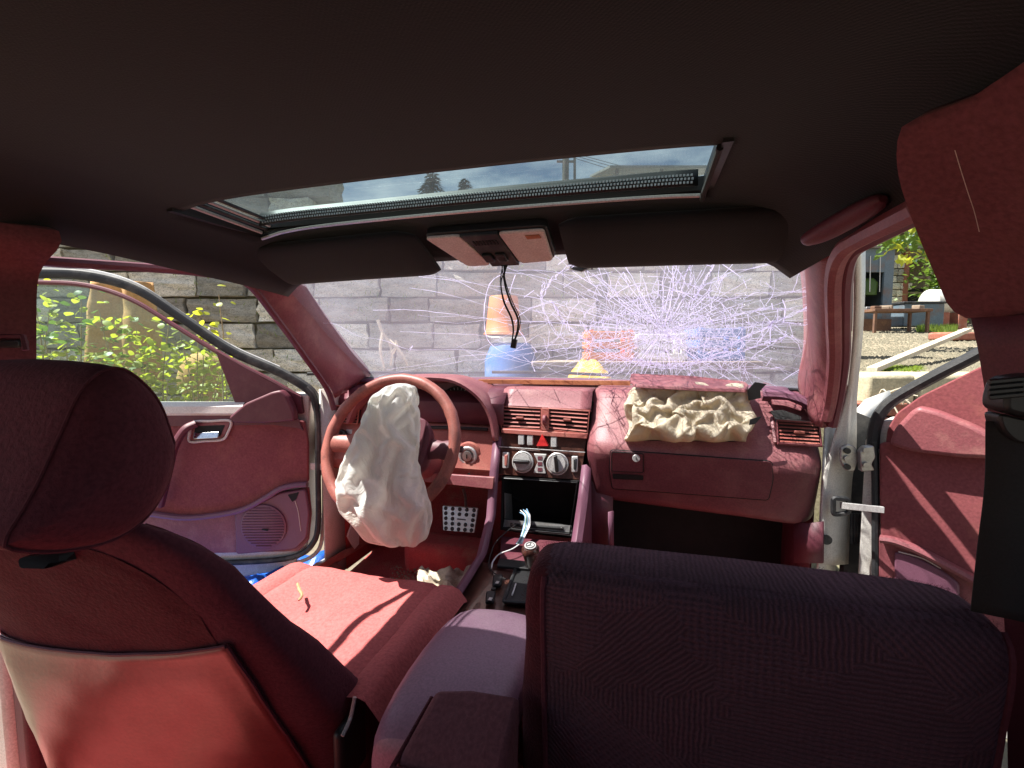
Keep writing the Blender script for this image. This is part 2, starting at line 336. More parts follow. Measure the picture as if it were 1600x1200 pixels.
def pattern_mat():
    """upholstery woven in patches of ribs that turn from patch to patch"""
    m, nt, out = newmat('patterned_seat_cloth'); b = N(nt, 'ShaderNodeBsdfPrincipled'); nt.links.new(b.outputs[0], out.inputs[0])
    tc = N(nt, 'ShaderNodeTexCoord'); sp = N(nt, 'ShaderNodeSeparateXYZ'); nt.links.new(tc.outputs['Object'], sp.inputs[0])
    cb = N(nt, 'ShaderNodeCombineXYZ'); nt.links.new(sp.outputs[0], cb.inputs[0]); nt.links.new(sp.outputs[2], cb.inputs[1])
    mp = N(nt, 'ShaderNodeMapping'); nt.links.new(cb.outputs[0], mp.inputs[0]); mp.inputs[3].default_value = (9, 13, 1)
    vo = N(nt, 'ShaderNodeTexVoronoi'); vo.voronoi_dimensions = '2D'; vo.inputs['Scale'].default_value = 1.0; vo.inputs['Randomness'].default_value = .75; wv = N(nt, 'ShaderNodeTexNoise'); wv.inputs['Scale'].default_value = 2.5; wv.inputs['Detail'].default_value = 2; nt.links.new(mp.outputs[0], wv.inputs['Vector'])
    wa = N(nt, 'ShaderNodeVectorMath', operation='MULTIPLY_ADD'); wa.inputs[1].default_value = (.7, .7, 0); nt.links.new(wv.outputs['Color'], wa.inputs[0]); nt.links.new(mp.outputs[0], wa.inputs[2]); nt.links.new(wa.outputs[0], vo.inputs['Vector'])
    sc = N(nt, 'ShaderNodeSeparateColor'); nt.links.new(vo.outputs['Color'], sc.inputs[0])
    def math_(op, a, b_=None):
        n = N(nt, 'ShaderNodeMath', operation=op)
        for i, x in enumerate((a, b_)):
            if x is None: continue
            if hasattr(x, 'is_linked'): nt.links.new(x, n.inputs[i])
            else: n.inputs[i].default_value = x
        return n.outputs[0]
    ang = math_('MULTIPLY', math_('ROUND', math_('MULTIPLY', sc.outputs[0], 4)), math.pi / 4)
    u = math_('ADD', math_('MULTIPLY', sp.outputs[0], math_('COSINE', ang)), math_('MULTIPLY', sp.outputs[2], math_('SINE', ang)))
    v = math_('SUBTRACT', math_('MULTIPLY', sp.outputs[2], math_('COSINE', ang)), math_('MULTIPLY', sp.outputs[0], math_('SINE', ang)))
    wobp = math_('MULTIPLY', noise_tex(nt, 55, 3), 7.0)
    rib = math_('ADD', math_('MULTIPLY', math_('SINE', math_('ADD', math_('MULTIPLY', u, 1150), wobp)), .5), .5)
    cross = math_('ADD', math_('MULTIPLY', math_('SINE', math_('ADD', math_('MULTIPLY', v, 800), wobp)), .5), .5)
    h = math_('ADD', rib, math_('MULTIPLY', cross, math_('MULTIPLY', sc.outputs[1], .9)))
    n1 = noise_tex(nt, 5, 5); base = ramp(nt, n1, [(.3, (.072, .038, .048)), (.7, (.100, .052, .064))])
    n2 = noise_tex(nt, 700, 2)
    dark = mixc(nt, 1.0, base, ramp(nt, h, [(.2, (.7, .7, .7)), (1.0, (1.1, 1.08, 1.1))]), 'MULTIPLY')
    c = mixc(nt, .5, dark, mixc(nt, 1.0, dark, ramp(nt, n2, [(.3, (.5, .5, .5)), (.7, (1.5, 1.4, 1.4))]), 'MULTIPLY'))
    nt.links.new(c, b.inputs['Base Color']); b.inputs['Roughness'].default_value = .95; b.inputs['Specular IOR Level'].default_value = .12
    b.inputs['Sheen Weight'].default_value = .3; b.inputs['Sheen Tint'].default_value = (.4, .22, .28, 1); b.inputs['Sheen Roughness'].default_value = .4
    nt.links.new(bumpn(nt, n2, .35, .0015, bumpn(nt, h, .7, .0016)), b.inputs['Normal']); return m
M['pattern'] = pattern_mat()

def wood_mat():
    m, nt, out = newmat('burl_wood_veneer'); b = N(nt, 'ShaderNodeBsdfPrincipled'); nt.links.new(b.outputs[0], out.inputs[0])
    n1 = noise_tex(nt, 28, 8, .7, dist=1.4); c = ramp(nt, n1, [(.3, (.022, .009, .008)), (.5, (.075, .03, .022)), (.72, (.15, .06, .038))])
    nt.links.new(c, b.inputs['Base Color']); b.inputs['Roughness'].default_value = .28; b.inputs['Coat Weight'].default_value = .4; return m
M['veneer'] = wood_mat()
def veneer2():
    m, nt, out = newmat('orange_veneer'); b = N(nt, 'ShaderNodeBsdfPrincipled'); nt.links.new(b.outputs[0], out.inputs[0])
    n1 = noise_tex(nt, 9, 8, .7, dist=1.0, stretch=(1, 5, 5)); c = ramp(nt, n1, [(.3, (.20, .06, .03)), (.5, (.42, .16, .07)), (.72, (.52, .24, .12))])
    nt.links.new(c, b.inputs['Base Color']); b.inputs['Roughness'].default_value = .35; return m
M['veneer_light'] = veneer2()

def glass_mat(name, tint, dust, refl=.06, dustcol=(.9, .9, .95), scale=5, lo=.35):
    """a thin pane: clear, a weak mirror, a film of dust that scatters light both ways"""
    m, nt, out = newmat(name)
    t = N(nt, 'ShaderNodeBsdfTransparent'); t.inputs[0].default_value = (*tint, 1)
    g = N(nt, 'ShaderNodeBsdfGlossy'); g.inputs['Roughness'].default_value = .03
    m1 = N(nt, 'ShaderNodeMixShader'); m1.inputs[0].default_value = refl; nt.links.new(t.outputs[0], m1.inputs[1]); nt.links.new(g.outputs[0], m1.inputs[2])
    d = N(nt, 'ShaderNodeBsdfDiffuse'); d.inputs[0].default_value = (*dustcol, 1); tr = N(nt, 'ShaderNodeBsdfTranslucent'); tr.inputs[0].default_value = (*dustcol, 1)
    md = N(nt, 'ShaderNodeMixShader'); md.inputs[0].default_value = .6; nt.links.new(d.outputs[0], md.inputs[1]); nt.links.new(tr.outputs[0], md.inputs[2])
    n1 = noise_tex(nt, scale, 7, .65); f = ramp(nt, n1, [(lo, (dust * .35,) * 3), (.7, (dust,) * 3)])
    m2 = N(nt, 'ShaderNodeMixShader'); nt.links.new(f, m2.inputs[0]); nt.links.new(m1.outputs[0], m2.inputs[1]); nt.links.new(md.outputs[0], m2.inputs[2])
    nt.links.new(m2.outputs[0], out.inputs[0]); return m
M['windscreen'] = glass_mat('windscreen_glass', (.90, .91, .94), .20, .05, (.80, .77, .93), 3.5, .25)
M['side_glass'] = glass_mat('side_window_glass', (.82, .92, .88), .02, .06, (.85, .95, .93))
M['roof_glass'] = glass_mat('sunroof_glass', (.60, .68, .68), .05, .05)
def crack_mat():
    m, nt, out = newmat('shattered_glass_edges')
    d = N(nt, 'ShaderNodeBsdfDiffuse'); d.inputs[0].default_value = (.80, .78, .92, 1); tr = N(nt, 'ShaderNodeBsdfTranslucent'); tr.inputs[0].default_value = (.88, .85, .99, 1)
    md = N(nt, 'ShaderNodeMixShader'); md.inputs[0].default_value = .8; nt.links.new(d.outputs[0], md.inputs[1]); nt.links.new(tr.outputs[0], md.inputs[2])
    g = N(nt, 'ShaderNodeBsdfGlossy'); g.inputs['Roughness'].default_value = .25; m1 = N(nt, 'ShaderNodeMixShader'); m1.inputs[0].default_value = .12
    nt.links.new(md.outputs[0], m1.inputs[1]); nt.links.new(g.outputs[0], m1.inputs[2]); nt.links.new(m1.outputs[0], out.inputs[0]); return m
M['crack'] = crack_mat()
def leaf_mat(name, c1, c2, trans=.5):
    m, nt, out = newmat(name)
    oi = N(nt, 'ShaderNodeObjectInfo'); n1 = noise_tex(nt, 9, 3); f = mixc(nt, .5, n1, oi.outputs['Random'], 'MIX')
    c = mixc(nt, f, c1, c2); b = N(nt, 'ShaderNodeBsdfPrincipled'); nt.links.new(c, b.inputs['Base Color']); b.inputs['Roughness'].default_value = .45
    t = N(nt, 'ShaderNodeBsdfTranslucent'); nt.links.new(mixc(nt, 1.0, c, (1.5, 1.45, .8), 'MULTIPLY'), t.inputs[0])
    mm = N(nt, 'ShaderNodeMixShader'); mm.inputs[0].default_value = trans; nt.links.new(b.outputs[0], mm.inputs[1]); nt.links.new(t.outputs[0], mm.inputs[2]); nt.links.new(mm.outputs[0], out.inputs[0]); return m
M['leaf'] = leaf_mat('young_leaf', (.26, .32, .045), (.46, .46, .06), .55)
M['leaf_green'] = leaf_mat('green_leaf', (.07, .14, .03), (.14, .22, .045), .4)
M['grass'] = leaf_mat('grass_blade', (.12, .20, .035), (.24, .32, .06), .4)
def stone_mat():
    m, nt, out = newmat('mossy_limestone'); b = N(nt, 'ShaderNodeBsdfPrincipled'); nt.links.new(b.outputs[0], out.inputs[0])
    oi = N(nt, 'ShaderNodeObjectInfo')
    n1 = noise_tex(nt, 5, 8, .7); c = ramp(nt, n1, [(.28, (.27, .27, .235)), (.5, (.60, .60, .54)), (.72, (.82, .82, .76))])
    tone = ramp(nt, oi.outputs['Random'], [(0, (.5, .46, .42)), (.45, (.95, .90, .84)), (1, (1.7, 1.6, 1.5))])
    c = mixc(nt, 1.0, c, tone, 'MULTIPLY')
    n3 = noise_tex(nt, 38, 5, .7, off=2); c = mixc(nt, ramp(nt, n3, [(.52, (0, 0, 0)), (.62, (.7, .7, .7))]), c, (.09, .085, .08))
    n4 = noise_tex(nt, 8, 6, .7, off=5); c = mixc(nt, ramp(nt, n4, [(.6, (0, 0, 0)), (.72, (.8, .8, .8))]), c, (.17, .16, .06))
    nt.links.new(c, b.inputs['Base Color']); b.inputs['Roughness'].default_value = .95; b.inputs['Specular IOR Level'].default_value = .2
    n5 = noise_tex(nt, 30, 8, .7); nt.links.new(bumpn(nt, n5, .8, .02), b.inputs['Normal']); return m
M['stone'] = stone_mat()
M['mortar'] = surf('mossy_mortar', (.14, .125, .08), (.10, .085, .05), .95, 9, 50, .6, .01, dirt=(.10, .10, .03), dirt_amt=.9)

for k in ('airbag', 'airbag2'):      # thin nylon lets some light through
    nt = M[k].node_tree; out = next(n for n in nt.nodes if n.type == 'OUTPUT_MATERIAL'); b = next(n for n in nt.nodes if n.type == 'BSDF_PRINCIPLED')
    t = N(nt, 'ShaderNodeBsdfTranslucent'); t.inputs[0].default_value = (.85, .83, .76, 1) if k == 'airbag' else (.85, .76, .58, 1); mm = N(nt, 'ShaderNodeMixShader'); mm.inputs[0].default_value = .48
    n1 = noise_tex(nt, 9, 4, .6, dist=1.6, stretch=(1, 1, .6)); ab = N(nt, 'ShaderNodeMath', operation='SUBTRACT'); ab.inputs[1].default_value = .5; nt.links.new(n1, ab.inputs[0]); ac = N(nt, 'ShaderNodeMath', operation='ABSOLUTE'); nt.links.new(ab.outputs[0], ac.inputs[0])
    bn = bumpn(nt, ac.outputs[0], .5, .04); nt.links.new(bn, b.inputs['Normal']); nt.links.new(bn, t.inputs['Normal'])
    nt.links.new(b.outputs[0], mm.inputs[1]); nt.links.new(t.outputs[0], mm.inputs[2]); nt.links.new(mm.outputs[0], out.inputs[0])

# ================================================================== ground and sky-line structure
def sheet(name, pts, m, nx=1): 
    mb = MB(); mb.add(pts, [tuple(range(len(pts)))]); o = build(name, mb, m, smooth=False); o['kind'] = 'structure'; return o
sheet('ground', [(-400, -400, 0), (400, -400, 0), (400, 400, 0), (-400, 400, 0)], M['soil'])

# ================================================================== THE CAR
car = thing('car', 'burgundy cabin of a crashed white saloon with burst airbags and shattered windscreen', 'car')
DRV = V((-.37, .45, 0))

# ---- headliner and roof
def roof_z(x, y):
    zc = interp([(-1.2, 1.30), (-.5, 1.355), (0, 1.372), (.5, 1.378), (.80, 1.374), (.90, 1.352), (.99, 1.318)], y)[0]
    w = interp([(-1.2, .56), (0, .61), (.55, .605), (.9, .585), (.99, .57)], y)[0]
    ze = interp([(-1.2, 1.20), (0, 1.285), (.55, 1.288), (.9, 1.262), (.99, 1.25)], y)[0]
    k = min(1, abs(x) / w); return zc - (zc - ze) * (.10 * k ** 2 + .90 * k ** 9)
def roof_w(y): return interp([(-1.2, .56), (0, .61), (.55, .605), (.9, .585), (.99, .57)], y)[0]
SX0, SX1, SY0, SY1 = -.475, .395, .640, .812
ks = sorted(set([round(-1 + i / 16, 4) for i in range(33)]))
ys = [-1.2 + .1 * i for i in range(18)] + [.60, SY0 - .012, SY0, .70, .76, SY1, SY1 + .012, .86, .90, .94, .97, .99]
def roof_grid(dz, shrink=0):
    rows = []
    for y in ys:
        w = roof_w(y) + shrink; xs = [-w + 2 * w * i / 40 for i in range(41)]
        xs = sorted([x for x in xs if abs(x - SX0) > .012 and abs(x - SX1) > .012] )
        # keep the same count in every row: snap the two nearest columns to the opening's sides
        xs = [-w + 2 * w * i / 40 for i in range(41)]
        for s_ in (SX0, SX1):
            i = min(range(41), key=lambda j: abs(-.605 + 1.21 * j / 40 - s_)); xs[i] = s_
        rows.append([V((x, y, roof_z(x * (roof_w(y) / w), y) + dz)) for x in xs])
    return rows
def roof_mesh(dz, shrink=0):
    rows = roof_grid(dz, shrink); mb = MB(); n = 41; mb.v = [p for r in rows for p in r]
    for i in range(len(rows) - 1):
        for k in range(n - 1):
            c = (rows[i][k] + rows[i + 1][k + 1]) / 2
            if SX0 < c.x < SX1 and SY0 < c.y < SY1: continue
            mb.f.append((i * n + k, i * n + k + 1, (i + 1) * n + k + 1, (i + 1) * n + k))
    return mb
build('headliner', roof_mesh(0), M['headliner'], car, 'dark cloth ceiling lining with sunroof opening', solid=.008, soff=1)
build('roof', roof_mesh(.018, .012), M['paint'], car)

# ---- sunroof: surround, wind deflector, rails, tinted pane
sr = MB(); sr.box((.5 * (SX0 + SX1), .725, 1.403), (SX1 - SX0 + .02, .26, .004))
sunroof = build('sunroof', sr, M['roof_glass'], car, 'tinted glass sunroof panel')
w_ = MB()
w_.box((.5 * (SX0 + SX1), SY1 + .006, 1.382), (SX1 - SX0 + .02, .012, .022)); w_.box((SX1 + .006, .72, 1.380), (.012, .2, .03)); w_.box((SX0 - .006, .72, 1.372), (.012, .2, .036))
build('opening_surround', w_, M['black_plastic'], sunroof)
lip = MB(); lip.tube([V((x, SY1 + .002, roof_z(x, SY1) - .001)) for x in np.linspace(SX0, SX1, 20)], .0035, 6); build('trim_lip', lip, M['silver'], sunroof)
lip = MB(); lip.tube([V((SX1 - .001, y, roof_z(SX1, y) - .004)) for y in np.linspace(SY0 - .004, SY1 + .008, 10)], .0045, 8); build('edge_piping', lip, M['headliner'], sunroof)
df = MB()
pts = [V((x, SY1 - .012 - .012 * (abs(x - .04) / .42) ** 4, roof_z(x, SY1) + .007)) for x in np.linspace(SX0 + .03, SX1 - .01, 24)]
df.loft([pts, [p + V((0, .004, .026)) for p in pts]])
defl = build('wind_deflector', df, M['black_plastic'], sunroof, 'black perforated wind deflector strip', solid=.003)
hole = MB()
for i in range(150):
    x = lerp(SX0 + .04, SX1 - .02, i / 149)
    for k in range(3):
        yy = SY1 - .0155 - .012 * (abs(x - .04) / .42) ** 4; hole.box((x + (.0014 if k % 2 else 0), yy + .001 * k, roof_z(x, SY1) + .012 + k * .006), (.003, .003, .0035))
build('perforation', hole, M['metal'], sunroof, kind='stuff')
for k in range(4):
    rl = MB(); o_ = .011 * k
    rl.tube([V((SX0 + .012 + o_, SY0 - .03, roof_z(SX0, SY0) + .010 + .006 * k)), V((SX0 + .006 + o_, SY1 - .005, roof_z(SX0, SY1) + .010 + .006 * k))], .0036, 6)
    build('slide_rail', rl, M['silver' if k % 2 == 0 else 'rubber'], sunroof)
# a torn strip of the lining hanging by the opening
tr_ = MB(); tp = spline([V((.43, .66, 1.372)), V((.455, .645, 1.371)), V((.472, .62, 1.368)), V((.475, .585, 1.368))], 6)
tr_.tube(tp, .0016, 5); build('lining_tear', tr_, M['white_plastic'], car)

# ---- windscreen (curved) and its cracks
def ws(s, t):
    x = s * lerp(.80, .585, t); y = lerp(1.78 - .24 * s * s, 1.0 - .055 * s * s, t); z = lerp(.99, 1.33, t) + .022 * math.sin(math.pi * t) - .03 * s ** 4 * t
    return V((x, y, z))
g = MB(); g.loft([[ws(-1 + 2 * i / 40, j / 16) for i in range(41)] for j in range(17)])
windscreen = build('windscreen', g, M['windscreen'], car, 'shattered windscreen with a spider web of cracks before the passenger')
WS_BVH = BVHTree.FromPolygons(g.v, g.f)
def on_ws(px, py):
    r = ray(px, py).normalized(); h = WS_BVH.ray_cast(CAM, r)
    if h[0] is None: return None
    return h[0] - r * .0025, h[1]
crk = MB()
def ribbon(pix, w0, w1=None, jit=0.0, taper=True):
    w1 = w0 if w1 is None else w1; pts = []
    for px, py in pix:
        h = on_ws(px + random.uniform(-jit, jit), py + random.uniform(-jit, jit))
        if h is None: 
            if len(pts) > 1: break
            continue
        pts.append(h)
    if len(pts) < 2: return
    m = len(pts); rows = []
    for i, (p, nr) in enumerate(pts):
        a = pts[max(0, i - 1)][0]; b = pts[min(m - 1, i + 1)][0]; t = (b - a)
        if t.length < 1e-6: return
        t.normalize(); side = t.cross(nr).normalized(); w = lerp(w0, w1, i / (m - 1)) * random.uniform(.5, 1.5) * .38
        rows.append([p + side * w, p - nr * w * .5 * (1 if nr.y < 0 else -1), p - side * w])
    crk.loft(rows, wrap=True)
def sp2(pts, n=6): return [(p.x, p.y) for p in spline([V((a, b, 0)) for a, b in pts], n)]
# the long cracks over the driver's half, read off the photograph
for pts, w in [
    ([(625, 430), (700, 434), (745, 455), (790, 470), (850, 490)], .0022), ([(640, 450), (690, 458), (757, 477), (800, 500)], .0024), ([(655, 432), (720, 440), (760, 445), (820, 452)], .0018),
    ([(583, 485), (640, 484), (700, 490), (757, 497), (800, 508)], .0034), ([(625, 518), (690, 521), (750, 524), (800, 540)], .0022), ([(505, 505), (525, 507), (560, 525), (600, 532), (640, 546), (700, 546), (740, 548), (790, 560), (850, 575)], .0022),
    ([(680, 502), (720, 505), (757, 500), (800, 495)], .0018), ([(790, 425), (768, 440), (758, 470), (757, 510), (765, 535), (790, 552), (830, 566), (900, 574), (960, 577)], .003),
    ([(710, 545), (735, 535), (757, 530)], .0016), ([(735, 552), (760, 540), (800, 520), (850, 505)], .0016), ([(640, 545), (645, 540), (640, 548)], .0026),
    ([(757, 480), (810, 485), (860, 470)], .002), ([(760, 515), (820, 505), (870, 500)], .0018), ([(800, 560), (850, 545), (880, 520)], .0016), ([(770, 540), (830, 520), (880, 488)], .0014),
    ([(780, 425), (830, 430), (880, 445), (920, 470)], .002), ([(800, 422), (860, 424), (930, 440)], .0018), ([(760, 460), (800, 476), (830, 505)], .0015)]:
    ribbon(sp2(pts), w * .8, w * .8, .4)
# the web round the blow on the passenger's side: rays, broken rings, crushed heart
CX, CY = 1035, 520
random.seed(21)
nr_ = 84
angs = sorted(2 * math.pi * (i + random.uniform(-.35, .35)) / nr_ for i in range(nr_))
rays_ = []
for a in angs:
    L = random.choice([110, 150, 200, 280, 380]) * random.uniform(.8, 1.15); pts = []; aa = a; r = random.choice([12, 18, 26, 40, 60]) * random.uniform(.8, 1.2)
    while r < L:
        x = CX + math.cos(aa) * r * 1.5; y = CY + math.sin(aa) * r * .82
        if not (500 < x < 1275 and 385 < y < 612): break
        pts.append((x, y)); r += random.uniform(9, 16); aa += random.uniform(-.016, .016)
    rays_.append(pts); ribbon(pts, random.choice([.0016, .0026, .0042]), .0012, .1)
    if len(pts) > 6 and random.random() < .8:       # forks
        i = random.randrange(2, len(pts) - 2); x, y = pts[i]; da = math.atan2(pts[i + 1][1] - y, pts[i + 1][0] - x) + random.choice([-1, 1]) * random.uniform(.35, 1.0); fp = [(x, y)]
        for _ in range(random.randrange(3, 9)):
            x += math.cos(da) * 11; y += math.sin(da) * 8; da += random.uniform(-.2, .2)
            if 385 < y < 612 and x < 1275: fp.append((x, y))
        ribbon(fp, .0016, .0008, .6)
for k in range(16):       # broken rings
    r = 14 + 11 * k + random.uniform(-2, 2); a = random.uniform(0, 6.28); end = a + random.uniform(3.2, 6.28) * (1 if k < 7 else .7)
    seg = []
    while a < end:
        if random.random() < .06 + .02 * k: ribbon(seg, .0026, .0022, .3); seg = []; a += random.uniform(.05, .35)
        rr = r * (1 + .10 * math.sin(a * 3 + k) + .06 * math.sin(a * 7 + 2 * k)); seg.append((CX + math.cos(a) * rr * 1.5, CY + math.sin(a) * rr * .74)); a += .11
    ribbon([q for q in seg if 385 < q[1] < 612 and q[0] < 1275], .0026 if k < 8 else .002, None, .3)
from mathutils.geometry import delaunay_2d_cdt
pts2 = []
for i in range(1500):      # shards: a net of splinters, close at the heart, wide outside
    r = abs(random.gauss(0, 58)) + 2; a = random.uniform(0, 6.28); pts2.append(V((CX + math.cos(a) * r * 1.55, CY + math.sin(a) * r * .74)).to_2d())
for i in range(40): pts2.append(V((random.uniform(800, 1265), random.uniform(395, 590))).to_2d())
pts2 = [q for q in pts2 if 392 < q.y < 600 and 780 < q.x < 1265]
dv, de, df_ = delaunay_2d_cdt(pts2, [], [], 0, .1)[:3]
for a, b in de:
    p, q = dv[a], dv[b]; l = (p - q).length
    if l > 24 or random.random() < .14: continue
    m_ = (p + q) / 2; ribbon([(p.x, p.y), (m_.x + random.uniform(-.3, .3), m_.y + random.uniform(-.3, .3)), (q.x, q.y)], random.choice([.0006, .0008, .0011, .0015]))
# the bright crescents below and beside the heart
for pts, w in [([(862, 470), (880, 500), (910, 528), (950, 552), (1000, 570), (1050, 574), (1110, 562), (1170, 545), (1230, 525)], .005), ([(905, 500), (930, 530), (970, 556), (1010, 566)], .004),
               ([(985, 560), (1030, 568), (1080, 566), (1140, 548)], .006), ([(850, 440), (846, 470), (858, 505), (885, 535)], .0035), ([(1000, 566), (1060, 576), (1130, 577), (1225, 575)], .004),
               ([(845, 465), (870, 430), (905, 412), (950, 402)], .0028), ([(1100, 555), (1160, 530), (1215, 500), (1262, 480)], .004), ([(1120, 470), (1180, 460), (1262, 455)], .003), ([(1090, 450), (1150, 425), (1262, 400)], .0025),
               ([(1085, 470), (1100, 440), (1118, 410), (1130, 395)], .0032), ([(1050, 455), (1066, 430), (1090, 405)], .002), ([(1150, 492), (1200, 482), (1262, 486)], .003), ([(1140, 515), (1200, 505), (1262, 506)], .0026), ([(1075, 450), (1080, 420), (1070, 395)], .0024)]:
    for q in range(3): ribbon([(x + random.uniform(-3, 3), y + random.uniform(-2.5, 2.5)) for x, y in sp2(pts)], w * random.uniform(.25, .75), None, 1.2)
# crushed glass flakes lying in the laminate round the heart
for i in range(3600):
    r = abs(random.gauss(0, 60)); a = random.uniform(0, 6.28); x = CX + 10 + math.cos(a) * r * 1.6; y = CY + 6 + math.sin(a) * r * .72
    if not (395 < y < 590 and x < 1255): continue
    h = on_ws(x, y)
    if h is None: continue
    p, nr = h; t1 = nr.orthogonal().normalized(); t2 = nr.cross(t1); q0 = random.uniform(0, 6.28); s0 = random.uniform(.0006, .0022); tilt = nr * random.uniform(-.002, .002)
    crk.add([p + (t1 * math.cos(q0 + k * 2.1 + random.uniform(-.4, .4)) + t2 * math.sin(q0 + k * 2.1)) * s0 * random.uniform(.6, 1.3) + tilt * (k - 1) for k in range(3)], [(0, 1, 2)])
build('crack', crk, M['crack'], windscreen, kind='stuff', smooth=False)
# black edge band and dark patch where the mirror stood
bd = MB(); bd.tube([ws(-1 + 2 * i / 40, .004) + V((0, -.006, .006)) for i in range(41)], .008, 6); build('screen_seal', bd, M['rubber'], windscreen)
mp_ = MB(); c_ = on_ws(905, 418)[0]; mp_.prism([P(885, 412, y=c_.y) , P(925, 403, y=c_.y), P(921, 418, y=c_.y), P(908, 424, y=c_.y), P(895, 421, y=c_.y)], (0, .012, 0)); build('sensor_patch', mp_, M['black_plastic'], windscreen)

# ---- cowl and bonnet in front of the glass
mb = MB(); mb.loft([[ws(-1 + 2 * i / 30, 0) + V((0, .02 + q, -.012 - .05 * q)) for i in range(31)] for q in (0, .05, .13, .2)]); build('cowl', mb, M['white_plastic'], car, solid=.01)
mb = MB(); mb.loft([[V((x, 1.96 + q - .22 * (x / .8) ** 2 * (1 - q), .955 - .07 * q - .05 * (x / .8) ** 4)) for x in np.linspace(-.8, .8, 21)] for q in (0, .1, .3, .6, .95, 1.05)]); build('bonnet', mb, M['paint'], car, 'white bonnet beyond the windscreen', solid=.02)
for cx_ in (-.45, .2):
    mb = MB(); mb.tube([ws(cx_ / .8, .02) + V((0, .03, .018)), ws((cx_ - .25) / .8, .035) + V((0, .02, .02)), ws((cx_ - .48) / .8, .03) + V((0, .03, .02))] , .006, 6); build('wiper', mb, M['black_plastic'], car)

# ---- A-pillar linings, door-opening seals, B-pillars
def pillar(inner, outer, name='pillar_trim', label=None, m='vinyl'):
    """inner/outer: [(px,py,y)] edges, top to bottom"""
    a = resample(spline([P(px, py, y=y) for px, py, y in inner], 8), 24); b = resample(spline([P(px, py, y=y) for px, py, y in outer], 8), 24)
    rows = []
    for p, q in zip(a, b):
        d = q - p; out_ = V((0, -1, 0)) + V((-1 if p.x > 0 else 1, 0, 0)) * .8; out_.z = .15
        rows.append([p + V((0, .03, .0)), p + out_ * .002] + [p + d * k + out_ * (.02 * math.sin(math.pi * k) ** .7) for k in (.15, .35, .5, .65, .85)] + [q, q + V((.03 if q.x > 0 else -.03, .03, 0))])
    mb = MB(); mb.loft(rows); return build(name, mb, M[m], car, label, solid=.004)
pillar([(455, 428, 1.0), (490, 478, 1.16), (530, 530, 1.36), (572, 582, 1.55), (560, 600, 1.56)], [(378, 438, .90), (425, 490, 1.02), (475, 553, 1.16), (512, 600, 1.30), (524, 622, 1.33)], label='burgundy windscreen pillar lining beside the driver')
pillar([(1258, 392, .99), (1264, 460, 1.14), (1264, 540, 1.32), (1254, 598, 1.46), (1264, 640, 1.40)], [(1302, 398, .88), (1296, 460, .98), (1297, 540, 1.12), (1290, 610, 1.22), (1283, 668, 1.25)], label='burgundy windscreen pillar lining beside the passenger, streaked with crack shadows')
def seal(pts, r, m='vinyl_dark', flat=1.0, name='door_seal'):
    mb = MB(); mb.tube(spline(pts, 8), r, 8, flat=flat); return build(name, mb, M[m], car)
# left opening
Lp = [P(58, 407, y=.535), P(84, 409, y=.545), P(240, 419, y=.72), P(330, 428, y=.82), P(385, 442, y=.885), P(430, 495, y=1.0), P(478, 560, y=1.14), P(510, 606, y=1.27), P(522, 640, y=1.30)]
seal(Lp, .009)
Rp = [P(1440, 322, y=.62), P(1425, 330, y=.64), P(1350, 368, y=.76), P(1318, 390, y=.82), P(1304, 430, y=.90), P(1303, 500, y=1.02), P(1304, 560, y=1.13), P(1298, 620, y=1.21), P(1290, 655, y=1.235)]
seal(Rp, .014, 'vinyl')
Rq = [P(1446, 330, y=.63), P(1430, 338, y=.655), P(1365, 372, y=.77), P(1330, 395, y=.84), P(1320, 440, y=.92), P(1319, 500, y=1.03), P(1318, 560, y=1.14), P(1310, 620, y=1.22), P(1300, 665, y=1.25)]
seal(Rq, .012, 'vinyl_dark')
# white painted jamb of the passenger's door opening
a = spline([P(1332, 388, y=.88), P(1333, 460, y=1.0), P(1330, 540, y=1.14), P(1320, 620, y=1.26), P(1300, 690, y=1.29), P(1284, 760, y=1.29), P(1280, 880, y=1.29)], 6)
b = spline([P(1346, 384, y=.92), P(1346, 460, y=1.04), P(1342, 540, y=1.18), P(1335, 620, y=1.31), P(1334, 700, y=1.35), P(1327, 760, y=1.35), P(1322, 880, y=1.35)], 6)
mb = MB(); mb.loft([[p, p.lerp(q, .5) + V((-.004, -.008, 0)), q] for p, q in zip(a, b)]); build('jamb', mb, M['paint'], car, 'white painted hinge pillar beside the dashboard', solid=.006)
# hinge and check strap
mb = MB(); hc = P(1322, 716, y=1.27); mb.prism(rounded([P(1311, 698, y=1.27), P(1322, 692, y=1.27), P(1334, 697, y=1.27), P(1338, 717, y=1.27), P(1332, 735, y=1.27), P(1318, 734, y=1.27), P(1310, 718, y=1.27)], .006), (0, -.012, 0)); hinge = build('hinge', mb, M['metal'], car, bevel=.002)
for dx, dy in ((0, -12), (0, 0), (0, 13)):
    mb = MB(); mb.disc(P(1323 + dx, 716 + dy, y=1.258), (0, -1, 0), .007, .006, 12); build('hinge_bolt', mb, M['black_plastic' if dy else 'metal'], hinge)
mb = MB(); mb.prism(rounded([P(1338, 704, y=1.26), P(1345, 696, y=1.26), P(1360, 694, y=1.26), P(1362, 712, y=1.26), P(1356, 722, y=1.26), P(1361, 732, y=1.26), P(1340, 734, y=1.26)], .004), (0, -.02, 0)); build('hinge_arm', mb, M['metal'], hinge, bevel=.003)
for q in (703, 726):
    mb = MB(); mb.disc(P(1352, q, y=1.24), (0, -1, 0), .007, .008, 12); build('hinge_bolt', mb, M['metal'], hinge)
